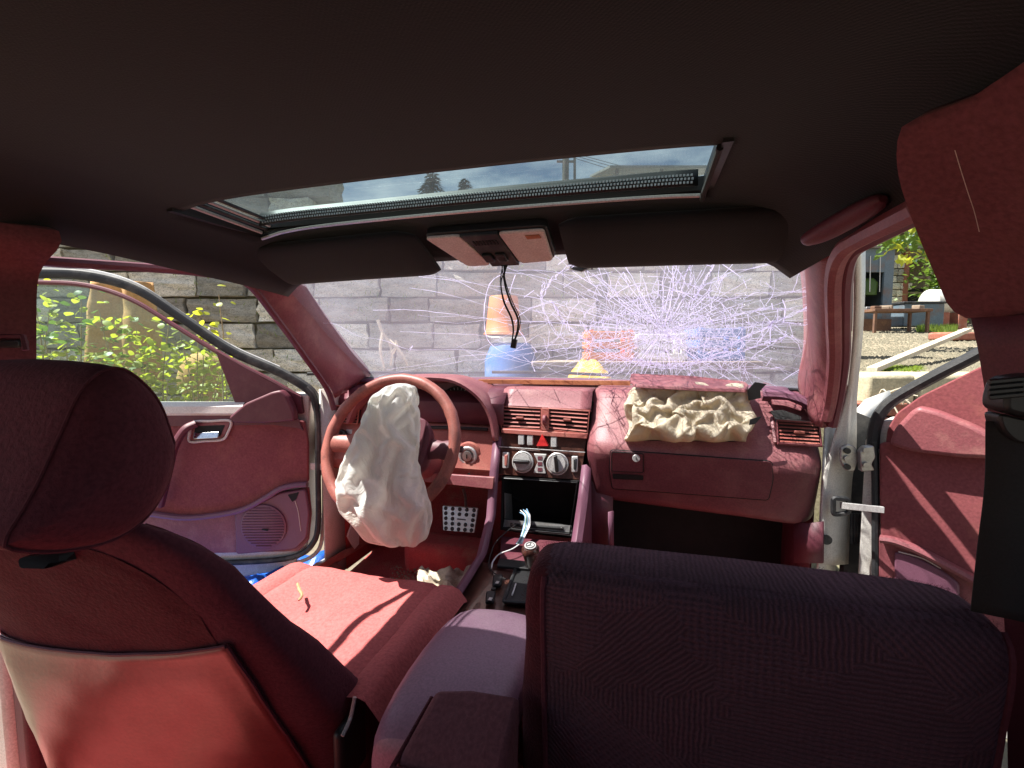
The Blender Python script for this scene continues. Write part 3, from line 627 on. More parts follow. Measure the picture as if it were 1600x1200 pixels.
mb = MB(); mb.prism([P(1312, 784, y=1.27), P(1380, 791, y=1.17), P(1380, 801, y=1.17), P(1312, 794, y=1.27)], (0, -.006, 0)); build('check_strap', mb, M['silver'], car, 'pale metal check strap holding the passenger door open', bevel=.001)
mb = MB(); mb.tube(rounded([P(1302, 778, y=1.265), P(1326, 780, y=1.265), P(1326, 802, y=1.265), P(1302, 804, y=1.265)], .008), .006, 6, closed=True); build('strap_boot', mb, M['rubber'], car)
mb = MB(); mb.disc(P(1291, 843, y=1.285), (0, -1, 0), .012, .004, 20); build('body_plug', mb, M['rubber'], car)
# black bellows and inner wing behind the hinge
mb = MB(); mb.prism([P(1330, 640, y=1.40), P(1376, 660, y=1.40), P(1376, 905, y=1.40), P(1318, 905, y=1.40)], (.0, .03, 0)); build('wing_liner', mb, M['rubber'], car)
for k in range(9):
    mb = MB(); x = 1330 + k * 4.6; mb.tube([P(x, 802, y=1.33), P(x, 850, y=1.33)], .0035, 6); build('bellows_fold', mb, M['rubber'], car)
# wing top seen between jamb and door
mb = MB(); mb.loft([[P(1326, 652, y=1.42), P(1342, 668, y=1.42)], [P(1350, 625, y=1.6), P(1360, 658, y=1.5)], [P(1385, 612, y=1.75), P(1392, 640, y=1.7)]]); build('wing', mb, M['paint'], car, solid=.01)

# B-pillar linings
def bpillar_right():
    front = spline([P(1404, 196, y=.48), P(1396, 230, y=.495), P(1402, 285, y=.52), P(1428, 360, y=.555), P(1462, 440, y=.59), P(1480, 480, y=.60), P(1506, 497, y=.60)], 8)
    front = resample(front, 20); rows = []
    for i, p in enumerate(front):
        t = i / 19
        rows.append([p + V((.05, .03, 0)), p + V((.004, .004, 0)), p + V((.012, -.012, 0)), p + V((.03, -.035, .0)), p + V((.05, -.11, .01)), p + V((.06, -.20, .012)), p + V((.09, -.24, .01))])
    mb = MB(); mb.loft(rows)
    return build('pillar_lining', mb, M['pillar'], car, 'burgundy cloth centre pillar lining with pale scratches', solid=.01)
bp = bpillar_right()
mb = MB(); f2 = resample([P(1506, 497, y=.60), P(1520, 560, y=.60), P(1532, 640, y=.60), P(1545, 760, y=.60), P(1560, 1000, y=.60), P(1568, 1400, y=.60)], 20)
mb.loft([[p + V((.05, .03, -.0)), p + V((.006, 0, 0)), p + V((.02, -.02, 0)), p + V((.05, -.2, 0)), p + V((.08, -.24, 0))] for p in f2]); build('pillar_lower_trim', mb, M['vinyl_dark'], car, solid=.006)
def bpillar_left():
    pts = [P(60, 350, y=.50), P(92, 362, y=.505), P(90, 385, y=.505), P(70, 408, y=.50), P(56, 440, y=.50), P(54, 540, y=.49), P(54, 700, y=.49)]
    f = resample(spline(pts, 8), 24); rows = [[p + V((-.05, .02, 0)), p + V((-.003, .004, 0)), p + V((-.01, -.015, 0)), p + V((-.03, -.06, 0)), p + V((-.04, -.2, .0)), p + V((-.06, -.26, 0))] for p in f]
    mb = MB(); mb.loft(rows); return build('pillar_lining', mb, M['pillar'], car, 'burgundy cloth centre pillar lining behind the driver seat', solid=.01)
bl = bpillar_left()
mb = MB(); mb.box(P(20, 537, y=.44), (.05, .012, .012)); build('belt_guide', mb, M['black_plastic'], bl, bevel=.003)
mb = MB(); mb.tube([P(0, 526, y=.44), P(36, 526, y=.44), P(40, 547, y=.44)], .004, 6); build('belt_guide_rim', mb, M['vinyl_dark'], bl)
# belt guide and webbing on the passenger's side
gx = P(1560, 630, y=.50)
mb = MB(); pr = [P(1540, 588, y=.50), P(1600, 580, y=.50), P(1600, 655, y=.50), P(1532, 636, y=.50), P(1531, 620, y=.50)]; mb.prism(rounded(pr, .008), (0, -.03, 0)); bg = build('belt_guide', mb, M['black_plastic'], car, 'ribbed black belt guide on the pillar beside the passenger seat', bevel=.004)
for k in range(4):
    mb = MB(); mb.tube([P(1545, 597 + 8 * k, y=.468), P(1598, 590 + 8 * k + 2, y=.468)], .0022, 6); build('belt_guide_rib', mb, M['black_plastic'], bg)
mb = MB(); mb.prism(rounded([P(1534, 640, y=.50), P(1600, 655, y=.50), P(1600, 690, y=.50), P(1560, 685, y=.50), P(1540, 665, y=.50)], .006), (0, -.02, 0)); build('belt_bracket', mb, M['black_plastic'], bg, bevel=.004)
bw = spline([P(1582, 660, y=.49), P(1580, 760, y=.49), P(1568, 860, y=.49), P(1556, 960, y=.50)], 6)
mb = MB(); mb.loft([[p + V((-.018, 0, 0)), p + V((.03, -.012, 0))] for p in bw]); build('seat_belt', mb, M['belt'], car, 'black seat belt webbing running down the pillar', solid=.002)

# grab handle over the passenger's door
hp = spline([P(1268, 366, y=.80), P(1300, 350, y=.765), P(1350, 322, y=.71), P(1392, 298, y=.665)], 8)
mb = MB(); n_ = len(hp); mb.tube([p + V((-.012, -.012, -.012)) for p in hp], [.005 + .012 * max(0, math.sin(math.pi * i / (n_ - 1))) ** .35 for i in range(n_)], 12, flat=.8); gh = build('grab_handle', mb, M['vinyl_dark'], car, 'folded plum grab handle above the passenger door')
mb = MB(); q = P(1356, 309, y=.70); mb.tube([q + V((math.cos(a) * .008, -.020, math.sin(a) * .008 - .012)) for a in np.linspace(0, 2 * math.pi, 16, endpoint=False)], .0012, 5, closed=True); build('screw_cap', mb, M['black_plastic'], gh)

# ---- sun visors
def visor(x0, x1, notch, label):
    rows = []
    for i in range(25):
        x = lerp(x0, x1, i / 24); e = min(1, min(i, 24 - i) / 2.2) ** .5
        top = V((x, .835, 1.352 - .012 * abs(x) / .6)); bot = V((x, .985, 1.290 - .010 * (abs(x) / .6) ** 2))
        mid = (top + bot) / 2; d = (bot - top) * .5 * (.82 + .18 * e); nrm = V((0, -.38, -.92)); th = .013 * (.35 + .65 * e)
        rows.append([mid + d * math.copysign(abs(math.cos(a)) ** .45, math.cos(a)) + nrm * th * math.copysign(abs(math.sin(a)) ** .8, math.sin(a)) for a in np.linspace(0, 2 * math.pi, 20, endpoint=False)])
    mb = MB(); mb.loft(rows, wrap=True, caps=True); return build('sun_visor', mb, M['headliner'], car, label)
visor(-.575, -.135, 0, 'dark cloth sun visor folded up over the driver'); visor(.155, .565, 0, 'dark cloth sun visor folded up over the passenger')

# ---- overhead light with its wires
LN = V((0, -.38, -.92)).normalized(); LD = V((0, .93, -.38)).normalized()
def lp(u, v, h=0): return V((0.005, .888, 1.338)) + V((1, 0, 0)) * u + LD * (v if v > 0 else v * .62) + LN * h
def lplate(pts, h0, h1): 
    mb = MB(); mb.prism([lp(u, v, h0) for u, v in pts], LN * (h1 - h0)); return mb
ol = build('overhead_light', lplate([(p.x, p.y) for p in rounded([V((-.122, -.066, 0)), V((.128, -.066, 0)), V((.128, .07, 0)), V((-.078, .075, 0))], .02)], -.006, .012), M['black_plastic'], car, 'overhead light unit with two cream lenses', bevel=.003)
build('lens', lplate([(p.x, p.y) for p in rounded([V((-.118, -.060, 0)), V((-.045, -.060, 0)), V((-.012, .070, 0)), V((-.066, .070, 0))], .012)], .012, .019), M['cream'], ol, bevel=.003)
build('lens', lplate([(p.x, p.y) for p in rounded([V((.034, -.060, 0)), V((.123, -.060, 0)), V((.123, .066, 0)), V((.052, .070, 0)), V((.04, 0, 0))], .012)], .012, .019), M['cream'], ol, bevel=.003)
build('sensor_window', lplate([(.085, -.042), (.112, -.042), (.114, -.026), (.087, -.026)], .019, .021), M['veneer_light'], ol)
build('switch_panel', lplate([(-.044, -.062), (.033, -.062), (.039, 0), (.05, .072), (-.010, .072), (-.025, 0)], .012, .021), M['rubber'], ol, bevel=.002)
for k in range(8):
    u = -.022 + k * .0065; build('slot', lplate([(u, -.034), (u + .003, -.034), (u + .0045, -.012), (u + .0015, -.012)], .021, .0225), M['void'], ol, smooth=False)
for u in (-.008, .02): build('switch', lplate([(u - .009, .02), (u + .011, .02), (u + .014, .046), (u - .006, .046)], .021, .028), M['black_plastic'], ol, bevel=.002)
ends = P(806, 525, y=.93)
for k in range(7):
    o_ = random.uniform(-1, 1); mb = MB(); st = P(784 + k * 1.5, 414, y=.93)
    pth = spline([st, P(786 + o_ * 5, 440, y=.925), P(793 + o_ * 9, 470, y=.92), P(805 + o_ * 9, 497, y=.918), P(806 + o_ * 6, 515, y=.92), P(802 + o_ * 3, 533, y=.925)], 8)
    mb.tube(pth, .0011, 5); build('hanging_wire', mb, M['wire'], ol)
mb = MB(); mb.box(P(803, 537, y=.925), (.011, .010, .019), Matrix.Rotation(.2, 3, 'Y')); build('plug', mb, M['black_plastic'], ol, bevel=.0015)

# ---- floor, tunnel, firewall, sills, rear cabin (behind the camera, it only shapes the light)
mb = MB(); prof = [(-1.0, .30), (1.45, .28), (1.58, .29), (1.66, .33), (1.86, .58), (1.9, .95)]
mb.loft([[V((x, y, z)) for y, z in prof] for x in np.linspace(-.74, .74, 16)]); build('floor_carpet', mb, M['carpet'], car, 'dirty red carpet in the footwells')
mb = MB(); mb.loft([[V((.13 * math.cos(a) * 1.0, y, .28 + .16 * max(0, math.sin(a)) ** .6)) for a in np.linspace(math.pi, 0, 13)] for y in (-.3, .4, 1.0, 1.5, 1.8)]); build('tunnel_carpet', mb, M['carpet'], car)
mb = MB(); mb.prism([P(640, 865, y=1.55), P(755, 880, y=1.55), P(755, 770, y=1.8), P(660, 770, y=1.8)], (0, .01, .004)); 
mb = MB(); mb.box((-.36, 1.53, .35), (.34, .14, .12)); build('footrest_hump', mb, M['carpet'], car, bevel=.03, seg=3)
for s in (-1, 1):
    mb = MB(); mb.loft([[V((s * .69, y, .30)), V((s * .69, y, .345)), V((s * .72, y, .365)), V((s * .80, y, .355)), V((s * .82, y, .32)), V((s * .82, y, .16))] for y in (-1.0, 0, .6, 1.1, 1.34)]); build('sill', mb, M['salmon' if s < 0 else 'paint'], car, solid=.004)
# kick panel with curved opening edge, driver's side
kp = [P(527, 640, x=-.74), P(523, 700, x=-.74), P(543, 760, x=-.74), P(556, 812, x=-.74), P(545, 860, x=-.74), P(500, 895, x=-.74), P(430, 925, x=-.74)]
mb = MB(); mb.loft([[p + V((-.02, -.02, -.005)), p + V((-.01, -.008, 0)), p, p + V((.012, .014, .004)), p + V((.014, .06, .004)), p + V((.02, .30, .0))] for p in resample(spline(kp, 8), 24)]); build('kick_panel', mb, M['salmon'], car, 'sunlit salmon kick panel beside the pedals', solid=.004)
kq = [p + V((-.03, -.028, -.006)) for p in resample(spline(kp, 8), 24)]
mb = MB(); mb.loft([[p + V((-.05, .06, -.01)), p + V((-.02, .0, 0)), p] for p in kq]); build('jamb', mb, M['paint'], car, 'grey white hinge pillar of the driver door opening', solid=.004)
mb = MB(); mb.prism([P(559, 850, x=-.725), P(552, 858, x=-.725), P(541, 838, x=-.725), P(550, 812, x=-.725), P(560, 816, x=-.725)], (.006, 0, 0)); build('sill_plate', mb, M['cream'], car, bevel=.001)
# rear: parcel shelf, bench, rear pillars and doors
mb = MB(); mb.box((0, -.55, .42), (1.3, .55, .22)); build('rear_bench', mb, M['velour'], car, bevel=.06, seg=3)
mb = MB(); mb.box((0, -.90, .72), (1.3, .14, .6), Matrix.Rotation(-.25, 3, 'X')); build('rear_backrest', mb, M['velour'], car, bevel=.05, seg=3)
for s in (1,):
    mb = MB(); mb.loft([[V((s * .74, .42, .32)), V((s * .74, .42, .90)), ], [V((s * .74, -.3, .32)), V((s * .74, -.3, .90))], [V((s * .72, -.9, .5)), V((s * .72, -.9, .92))]]); build('rear_door_lining', mb, M['door_cloth'], car, solid=.05)
for s in (-1, 1):
    mb = MB(); mb.loft([[V((s * .71, -.62, .9)), V((s * .57, -.75, 1.28))], [V((s * .71, -1.15, .9)), V((s * .56, -1.1, 1.24))]]); build('rear_pillar', mb, M['vinyl'], car, solid=.03)
mb = MB(); mb.box((0, -1.25, .88), (1.35, .6, .03)); build('parcel_shelf', mb, M['vinyl_dark'], car)

# white foot of the centre pillar, driver's side
mb = MB(); mb.box((-.765, .54, .62), (.07, .12, .62)); build('centre_post', mb, M['paint'], car, bevel=.02, seg=3)
mb = MB(); mb.box((-.715, .535, .58), (.04, .10, .6)); build('post_lining', mb, M['vinyl_dark'], car, bevel=.012, seg=3)
for s in (-1, 1):
    mb = MB(); y0 = 1.42 if s < 0 else 1.36; mb.loft([[V((s * .742, y, .30)), V((s * .742, y, .99 - .0 * y))] for y in (y0, 1.6, 1.92)]); build('footwell_side', mb, M['carpet' if s < 0 else 'vinyl_dark'], car, solid=.008)
mb = MB(); mb.loft([[V((.742, 1.30, .34)), V((.742, 1.30, .98))], [V((.80, 1.36, .34)), V((.80, 1.36, .96))]]); build('hinge_post_face', mb, M['paint'], car, solid=.006)
# thread-like scratches on the passenger-side pillar lining
for pts in ([(1492, 235), (1500, 262), (1512, 300), (1522, 330), (1530, 362)],):
    o_ = BVHTree.FromPolygons([bp.matrix_basis @ v.co for v in bp.data.vertices], [tuple(p.vertices) for p in bp.data.polygons])
    q_ = []
    for a, b in pts:
        r = ray(a, b).normalized(); h = o_.ray_cast(CAM, r)
        if h[0] is not None: q_.append(h[0] - r * .011)
    if len(q_) > 1: mb = MB(); mb.tube(spline(q_, 4), .0003, 5); build('scratch', mb, M['cream'], bp)
mb = MB(); mb.loft([[V((-.744, y, .30)), V((-.744, y, .62)), V((-.744, y, .98))] for y in (1.31, 1.36, 1.42)]); build('hinge_post_face', mb, M['paint'], car, solid=.006)

# ================================================================== dashboard
def face_y(x): return lerp(1.345, 1.262, (x - .15) / .59)
def dash_rows():
    rows = []
    for x in [.150, .158, .18, .22, .28, .34, .40, .46, .52, .58, .64, .68, .705, .725, .738, .745]:
        f = face_y(x); e = max(0, (x - .69) / .055); e2 = max(0, (.18 - x) / .03); r = .05 * e ** 2 + .035 * e2 ** 2
        yb = 1.76 - .24 * (x / .8) ** 2
        pr = [(yb, .985), (lerp(yb, f + .13, .5), .992), (f + .155, .990), (f + .128, .980), (f + .100, .955), (f + .070, .915), (f + .036, .872), (f + .008, .840), (f, .824), (f + .004, .80), (f + .018, .755), (f + .034, .695), (f + .046, .668), (f + .08, .658), (f + .2, .645)]
        rows.append([V((x, max(y + r, min(y + r, yb)), z - .4 * r * (1 if z > .9 else 0) + .15 * r * (1 if z < .72 else 0))) for y, z in pr])
    return rows
mb = MB(); rows = dash_rows()
rows = [resample(spline(r, 4), 40) for r in rows]
# cut the airbag mouth out of the shell: faces whose centre falls in the mouth are left open
g_ = MB(); g_.v = [p for r in rows for p in r]; n_ = 40
MOUTH = [(985, 622), (1165, 628), (1162, 675), (1150, 688), (1000, 688), (985, 668)]
g_.loft(rows); g_.v = g_.v[len(rows) * n_:]; g_.f = [tuple(i - len(rows) * n_ for i in f) for f in g_.f]
dash = build('dashboard', g_, [M['dash'], M['dash_shaded']], car, 'sun-faded burgundy dashboard with open airbag mouth', solid=.004)
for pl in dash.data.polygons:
    if pl.center.z + WPOS[dash.name].z < .815: pl.material_index = 1      # darker copy paints shade onto the lower face
D_BVH = BVHTree.FromPolygons(g_.v, g_.f)
def on_dash(px, py, off=0.0):
    r = ray(px, py).normalized(); h = D_BVH.ray_cast(CAM, r)
    return (h[0] - r * off) if h[0] is not None else P(px, py, y=1.30)
mb = MB(); mb.loft([[p for p in rows[-1]], [p * .3 + V((.745, 1.45, .85)) * .7 for p in rows[-1]]]); build('end_cap', mb, M['dash'], dash)
# black sheet standing in for the shade under the dash, passenger's side
mb = MB(); mb.prism([P(945, 780, y=1.62), P(1250, 800, y=1.60), P(1262, 900, y=1.60), P(945, 900, y=1.62)], (0, .02, 0)); build('footwell_shade_sheet', mb, M['void'], dash)
mb = MB(); mb.loft([[P(950, 800, y=1.35), P(958, 798, y=1.36)], [P(950, 870, y=1.35), P(958, 870, y=1.36)]]); build('trim_edge', mb, M['vinyl_purple'], dash, solid=.004)
mb = MB(); mb.loft([[P(912, 745, y=1.385), P(958, 770, y=1.375)], [P(905, 800, y=1.38), P(957, 800, y=1.37)], [P(898, 880, y=1.37), P(955, 880, y=1.37)]]); build('console_cheek', mb, M['vinyl_dark'], dash, solid=.006)
mb = MB(); mb.loft([[P(1240, 815, y=1.33), P(1260, 818, y=1.30), P(1285, 815, y=1.27)], [P(1240, 880, y=1.33), P(1260, 880, y=1.30), P(1285, 880, y=1.27)]]); build('side_board', mb, M['vinyl_dark'], dash, solid=.006)
# glovebox lid and its latch
def dplate(pix, h0, h1, r=0.004):
    pts = [on_dash(a, b, h0) for a, b in pix]; pts = rounded(pts, r) if r else pts; mb = MB(); mb.prism(pts, V((0, -(h1 - h0), .1 * (h1 - h0)))); return mb
def dframe(pix, h, rad, m, name, parent, r=.006):
    mb = MB(); mb.tube(rounded([on_dash(a, b, h) for a, b in pix], r), rad, 6, closed=True); return build(name, mb, M[m], parent)
lid = [(954, 703), (1040, 709), (1120, 715), (1206, 721), (1207, 750), (1200, 781), (1110, 774), (1030, 768), (957, 763), (953, 735)]
build('glovebox_lid', dplate(lid, .001, .006, .01), M['dash_shaded'], dash, bevel=.002); dframe(lid, .0025, .0026, 'void', 'lid_gap', dash, .01)
build('latch', dplate([(956, 706), (1005, 709), (1005, 738), (956, 736)], .006, .011, .005), M['dash_shaded'], dash, bevel=.0015); dframe([(956, 706), (1005, 709), (1005, 738), (956, 736)], .0105, .0014, 'void', 'latch_gap', dash, .004)
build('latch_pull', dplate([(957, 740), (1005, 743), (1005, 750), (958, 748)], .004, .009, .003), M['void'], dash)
mb = MB(); mb.disc(on_dash(994, 716, .010), (0, -1, .1), .0105, .004, 20); build('lock', mb, M['silver'], dash, bevel=.001)
mb = MB(); mb.box(on_dash(994, 716, .0155), (.002, .002, .008)); build('keyhole', mb, M['void'], dash)
# airbag mouth: dark well, crumpled bag, flap
build('airbag_well', dplate([(983, 632), (1164, 636), (1163, 672), (1152, 690), (1000, 688), (986, 670)], .001, .004, .012), M['void'], dash)
nu, nv = 28, 62
X = np.zeros((nu, nv, 3)); pin = np.zeros((nu, nv)); pin[0] = pin[-1] = 1; pin[:, 0] = pin[:, -1] = 1
for i in range(nu):
    for k in range(nv):
        u, v = k / (nv - 1), i / (nu - 1); a, b = 2 * u - 1, 2 * v - 1
        px = 979 + 190 * u + 3 * math.sin(v * 11); py = 612 + 77 * v + 2 * u + 1.2 * math.sin(u * 19)
        rim = max(0, 1 - abs(a) ** 4) ** .5 * max(0, 1 - abs(b) ** 4) ** .5
        X[i, k] = on_dash(px, max(py, 616), .002) + V((0, -.075 * rim, .030 * rim))
def bag_lim(X, X0): 
    d = X - X0; X[..., 0] = X0[..., 0] + np.clip(d[..., 0], -.022, .022); X[..., 2] = X0[..., 2] + np.clip(d[..., 2], -.024, .024); X[..., 1] = X0[..., 1] + np.clip(d[..., 1], -.040, .040); return X
X = crumple(X, pin, 1.44, 1.38, 420, keep=.003, seed=8, noise_amp=.010, lim=bag_lim)
mb = MB(); mb.loft([[V(p) for p in r] for r in X]); build('passenger_airbag', mb, M['airbag2'], dash, 'crumpled cream passenger airbag bulging from the dashboard', solid=.0012, angle=180, subsurf=2)
fl = [P(986, 588, y=1.42), P(1080, 592, y=1.41), P(1164, 601, y=1.395), P(1170, 606, y=1.38), P(1166, 614, y=1.315), P(1080, 611, y=1.32), P(992, 606, y=1.33), P(984, 598, y=1.37)]
mb = MB(); mb.prism(rounded(fl, .008), V((0, .004, .009))); build('airbag_flap', mb, M['dash'], dash, 'loose burgundy airbag lid lying open', bevel=.002)
mb = MB(); mb.prism([P(1168, 610, y=1.33), P(1180, 597, y=1.33), P(1198, 600, y=1.33), P(1188, 610, y=1.33), P(1189, 622, y=1.33), P(1170, 626, y=1.33)], (0, .006, 0)); build('torn_cover', mb, M['black_plastic'], dash, smooth=False)
mb = MB(); mb.prism([P(1172, 655, y=1.27), P(1190, 650, y=1.268), P(1180, 662, y=1.268), P(1170, 664, y=1.27)], (0, -.003, 0)); build('torn_cover', mb, M['black_plastic'], dash, smooth=False)
# defroster end strip with its hollow, then the end vent
es = spline([P(1192, 614, y=1.36), P(1225, 616, y=1.345), P(1258, 626, y=1.325), P(1288, 644, y=1.30)], 8)
mb = MB(); mb.loft([[p + V((0, .06, .012)), p + V((0, .02, .012)), p + V((0, 0, .004)), p + V((0, -.004, -.008)), p + V((0, .006, -.022))] for p in es]); build('end_strip', mb, M['vinyl_purple'], dash, solid=.004)
mb = MB(); mb.prism(rounded([P(1204, 624, y=1.335), P(1230, 625, y=1.325), P(1252, 634, y=1.31), P(1250, 642, y=1.305), P(1225, 634, y=1.318), P(1205, 632, y=1.33)], .004), (0, -.012, .0)); build('strip_inlay', mb, M['vinyl'], dash, bevel=.003)
def vent(pix, n, y, parent, m_frame='salmon', m_slat='salmon', tab=None, gap=True, name='vent'):
    """pix: four corners tl,tr,br,bl; a dark box with a frame and n level slats"""
    c = [P(a, b, y=yy) for (a, b), yy in zip(pix, y)]
    mb = MB(); mb.prism([q + V((0, .004, 0)) for q in c], (0, .03, 0)); v = build(name, mb, M['void'], parent, smooth=False)
    mb = MB(); mb.tube(c, .0038, 4, closed=True, up=(1, 0, 1)); build('vent_frame', mb, M[m_frame], parent, smooth=False)
    for k in range(n):
        t = (k + .75) / (n + .5); a = c[0].lerp(c[3], t); b = c[1].lerp(c[2], t)
        h = (c[3] - c[0]).length / n; mb = MB(); mb.prism([a + V((.004, .003, h * .10)), b + V((-.004, .003, h * .10)), b + V((-.004, -.003, -h * .18)), a + V((.004, -.003, -h * .18))], (0, .004, h * .14)); build('vent_slat', mb, M[m_slat], parent, smooth=False)
    if tab:
        q = P(tab[0], tab[1], y=(y[0] + y[3]) / 2 - .008); mb = MB(); mb.box(q, (.024, .01, .007)); build('vent_tab', mb, M[m_slat], parent, bevel=.0015)
    return v
vent([(1214, 657), (1280, 661), (1284, 697), (1216, 693)], 6, [on_dash(1214, 657).y - .030, on_dash(1214, 657).y - .042, on_dash(1216, 693).y - .028, on_dash(1216, 693).y - .016], dash, 'vinyl', 'salmon', (1249, 675))
mb = MB(); mb.tube([on_dash(1206, 652, .012), on_dash(1212, 692, .012)], .006, 6); build('vent_thumbwheel', mb, M['vinyl'], dash)
mb = MB(); mb.prism(rounded([P(1203, 642, y=1.325), P(1222, 640, y=1.32), P(1250, 650, y=1.305), P(1250, 655, y=1.302), P(1210, 654, y=1.31)], .003), (0, -.008, 0)); build('vent_gap', mb, M['void'], dash)
# dashboard top strips along the glass
mb = MB(); a = [V((x, 1.755 - .24 * (x / .8) ** 2, .996)) for x in np.linspace(-.72, .72, 30)]
mb.loft([[p + V((0, .05, -.003)), p + V((0, .01, .003)), p + V((0, -.03, .002)), p + V((0, -.05, -.006))] for p in a]); build('defroster_strip', mb, M['vinyl_purple'], dash, 'dusty defroster strip under the windscreen', solid=.004)
mb = MB(); a = [P(x, 595 + (x - 750) * .012, y=1.56) for x in np.linspace(748, 985, 16)]; mb.loft([[p + V((0, .006, .006)), p + V((0, -.004, .005)), p + V((0, -.006, -.009)), p + V((0, .01, -.011))] for p in a]); build('veneer_strip', mb, M['veneer_light'], dash, 'orange veneer strip at the back of the dashboard')

# ---- centre: hooded vents, switch row, climate panel, radio hole
def cplate(pix, y, th, m, name, parent, r=.0, bevel=0, label=None):
    pts = [P(a, b, y=y - (b - 700) * .00050) for a, b in pix]; pts = rounded(pts, r) if r else pts
    mb = MB(); mb.prism(pts, (0, th, 0)); return build(name, mb, M[m], parent, label, bevel=bevel)
def cy(y, py): return y - (py - 700) * .00050      # the centre stack leans back
tl, tr = P(783, 633, y=1.42), P(923, 640, y=1.408)
mb = MB(); rr = []
for t in np.linspace(0, 1, 9):
    p = tl.lerp(tr, t); rr.append([V((p.x, 1.62, .982)), V((p.x, 1.50, .988)), V((p.x, 1.455, .984)), V((p.x, 1.44, .966)), p + V((0, .010, .008)), p + V((0, .0, .0)), p + V((0, .006, -.008))])
mb.loft(rr); centre = build('vent_hood', mb, M['dash'], dash, solid=.004)
mb = MB(); mb.prism([V((-.135, 1.455, .5)), V((.16, 1.455, .5)), V((.16, 1.455, .95)), V((-.135, 1.455, .95))], (0, .03, 0)); build('centre_backing', mb, M['void'], dash, smooth=False)
vent([(784, 635), (846, 638), (845, 672), (783, 669)], 5, [1.422, 1.417, 1.399, 1.405], dash, tab=(812, 653))
vent([(857, 638), (921, 642), (918, 678), (856, 672)], 5, [1.415, 1.407, 1.389, 1.398], dash, tab=(886, 656))
cplate([(846, 637), (858, 638), (857, 674), (845, 672)], 1.378, .02, 'salmon', 'vent_divider', dash, bevel=.002)
mb = MB(); mb.disc(P(848.5, 656, y=1.396), (1, 0, 0), .016, .010, 20); build('vent_thumbwheel', mb, M['vinyl'], dash, bevel=.002)
cplate([(783, 670), (918, 678), (917, 686), (783, 677)], 1.372, .02, 'salmon', 'vent_lower_lip', dash, bevel=.002)
cplate([(780, 677), (916, 686), (913, 706), (780, 697)], 1.384, .02, 'veneer', 'switch_row', dash, bevel=.001, label='dark wood strip with silver rocker buttons')
for x, y in ((814, 686), (828, 687), (865, 690)): cplate([(x - 4.5, y - 9), (x + 4.5, y - 9), (x + 4.5, y + 9), (x - 4.5, y + 9)], 1.374, .012, 'silver', 'rocker_button', dash, r=.003, bevel=.002)
cplate([(847, 678), (856.5, 697), (838, 697)], 1.370, .014, 'red_button', 'hazard_button', dash, r=.0025, bevel=.0015, label='red triangular hazard button')
mb = MB(); mb.tube([P(779, 698, y=1.377), P(914, 707, y=1.3685)], .0016, 6); build('chrome_line', mb, M['silver'], dash)
cplate([(778, 700), (913, 709), (907, 750), (778, 741)], 1.378, .02, 'veneer', 'climate_panel', dash, bevel=.001, label='wood veneer climate panel with two dials')
for x, y, a in ((817, 722, 0), (871, 725, 1.45)):
    c = P(x, y, y=cy(1.377, y)); mb = MB(); mb.lathe(c, (0, -1, .3), [(.034, 0), (.034, .004), (.031, .006), (.029, .003), (.001, .003)], 32); k_ = build('dial_ring', mb, M['silver'], dash)
    mb = MB(); mb.lathe(c + V((0, -.003, .001)), (0, -1, .3), [(.028, 0), (.026, .012), (.001, .013)], 32); build('dial', mb, M['silver'], dash)
    mb = MB(); mb.box(c + V((0, -.020, .006)), (.050, .016, .010), Matrix.Rotation(a, 3, 'Y')); build('dial_grip', mb, M['black_plastic'], dash, bevel=.003)
cplate([(834, 709), (854, 710), (848, 722), (853, 740), (833, 739), (840, 722)], 1.372, .012, 'silver', 'hourglass_button', dash, r=.003, bevel=.002)
for y in (716, 725, 734): cplate([(840, y - 3), (847, y - 3), (847, y + 2), (840, y + 2)], 1.3705, .003, 'vinyl_dark', 'button_symbol', dash)
for x, y in ((790, 720), (898, 726)): cplate([(x - 5, y - 13), (x + 5, y - 13), (x + 4, y + 12), (x - 5, y + 12)], 1.371, .012, 'silver', 'thumbwheel_bezel', dash, r=.004, bevel=.002); cplate([(x - 2, y - 9), (x + 3, y - 9), (x + 2, y + 8), (x - 2, y + 8)], 1.366, .008, 'salmon' if x < 800 else 'black_plastic', 'thumbwheel', dash, bevel=.002)
# radio hole
hole_ = [(784, 745), (905, 752), (893, 838), (782, 828)]
fr = [P(a, b, y=yy) for (a, b), yy in zip(hole_, (1.352, 1.346, 1.315, 1.32))]
mb = MB(); inner = [p + V((0, .16, 0)) for p in fr]; mb.loft([fr + [fr[0]], inner + [inner[0]]]); mb.add(inner, [(0, 1, 2, 3)]); rad = build('radio_bay', mb, M['void'], dash, 'empty radio bay with loose wires', smooth=False)
mb = MB(); mb.tube([fr[0] + V((.004, .002, -.004)), fr[1] + V((-.006, .002, -.004)), fr[2] + V((-.006, .002, .005)), fr[3] + V((.004, .002, .005))], .0035, 4, closed=True); build('bay_frame', mb, M['black_plastic'], dash, smooth=False)
mb = MB(); mb.prism([P(788, 812, y=1.345), P(893, 822, y=1.34), P(891, 832, y=1.333), P(786, 823, y=1.336)], (0, .004, 0)); build('bay_shelf', mb, M['metal'], dash)
mb = MB(); mb.prism([P(788, 770, y=1.36), P(798, 772, y=1.40), P(800, 812, y=1.40), P(788, 810, y=1.345)], (0.003, 0, 0)); build('bay_bracket', mb, M['metal'], dash)
mb = MB(); mb.prism(rounded([P(797, 822, y=1.335), P(880, 829, y=1.33), P(880, 822, y=1.35), P(800, 814, y=1.36)], .004), (0, .0, .006)); build('bay_tray', mb, M['black_plastic'], dash)
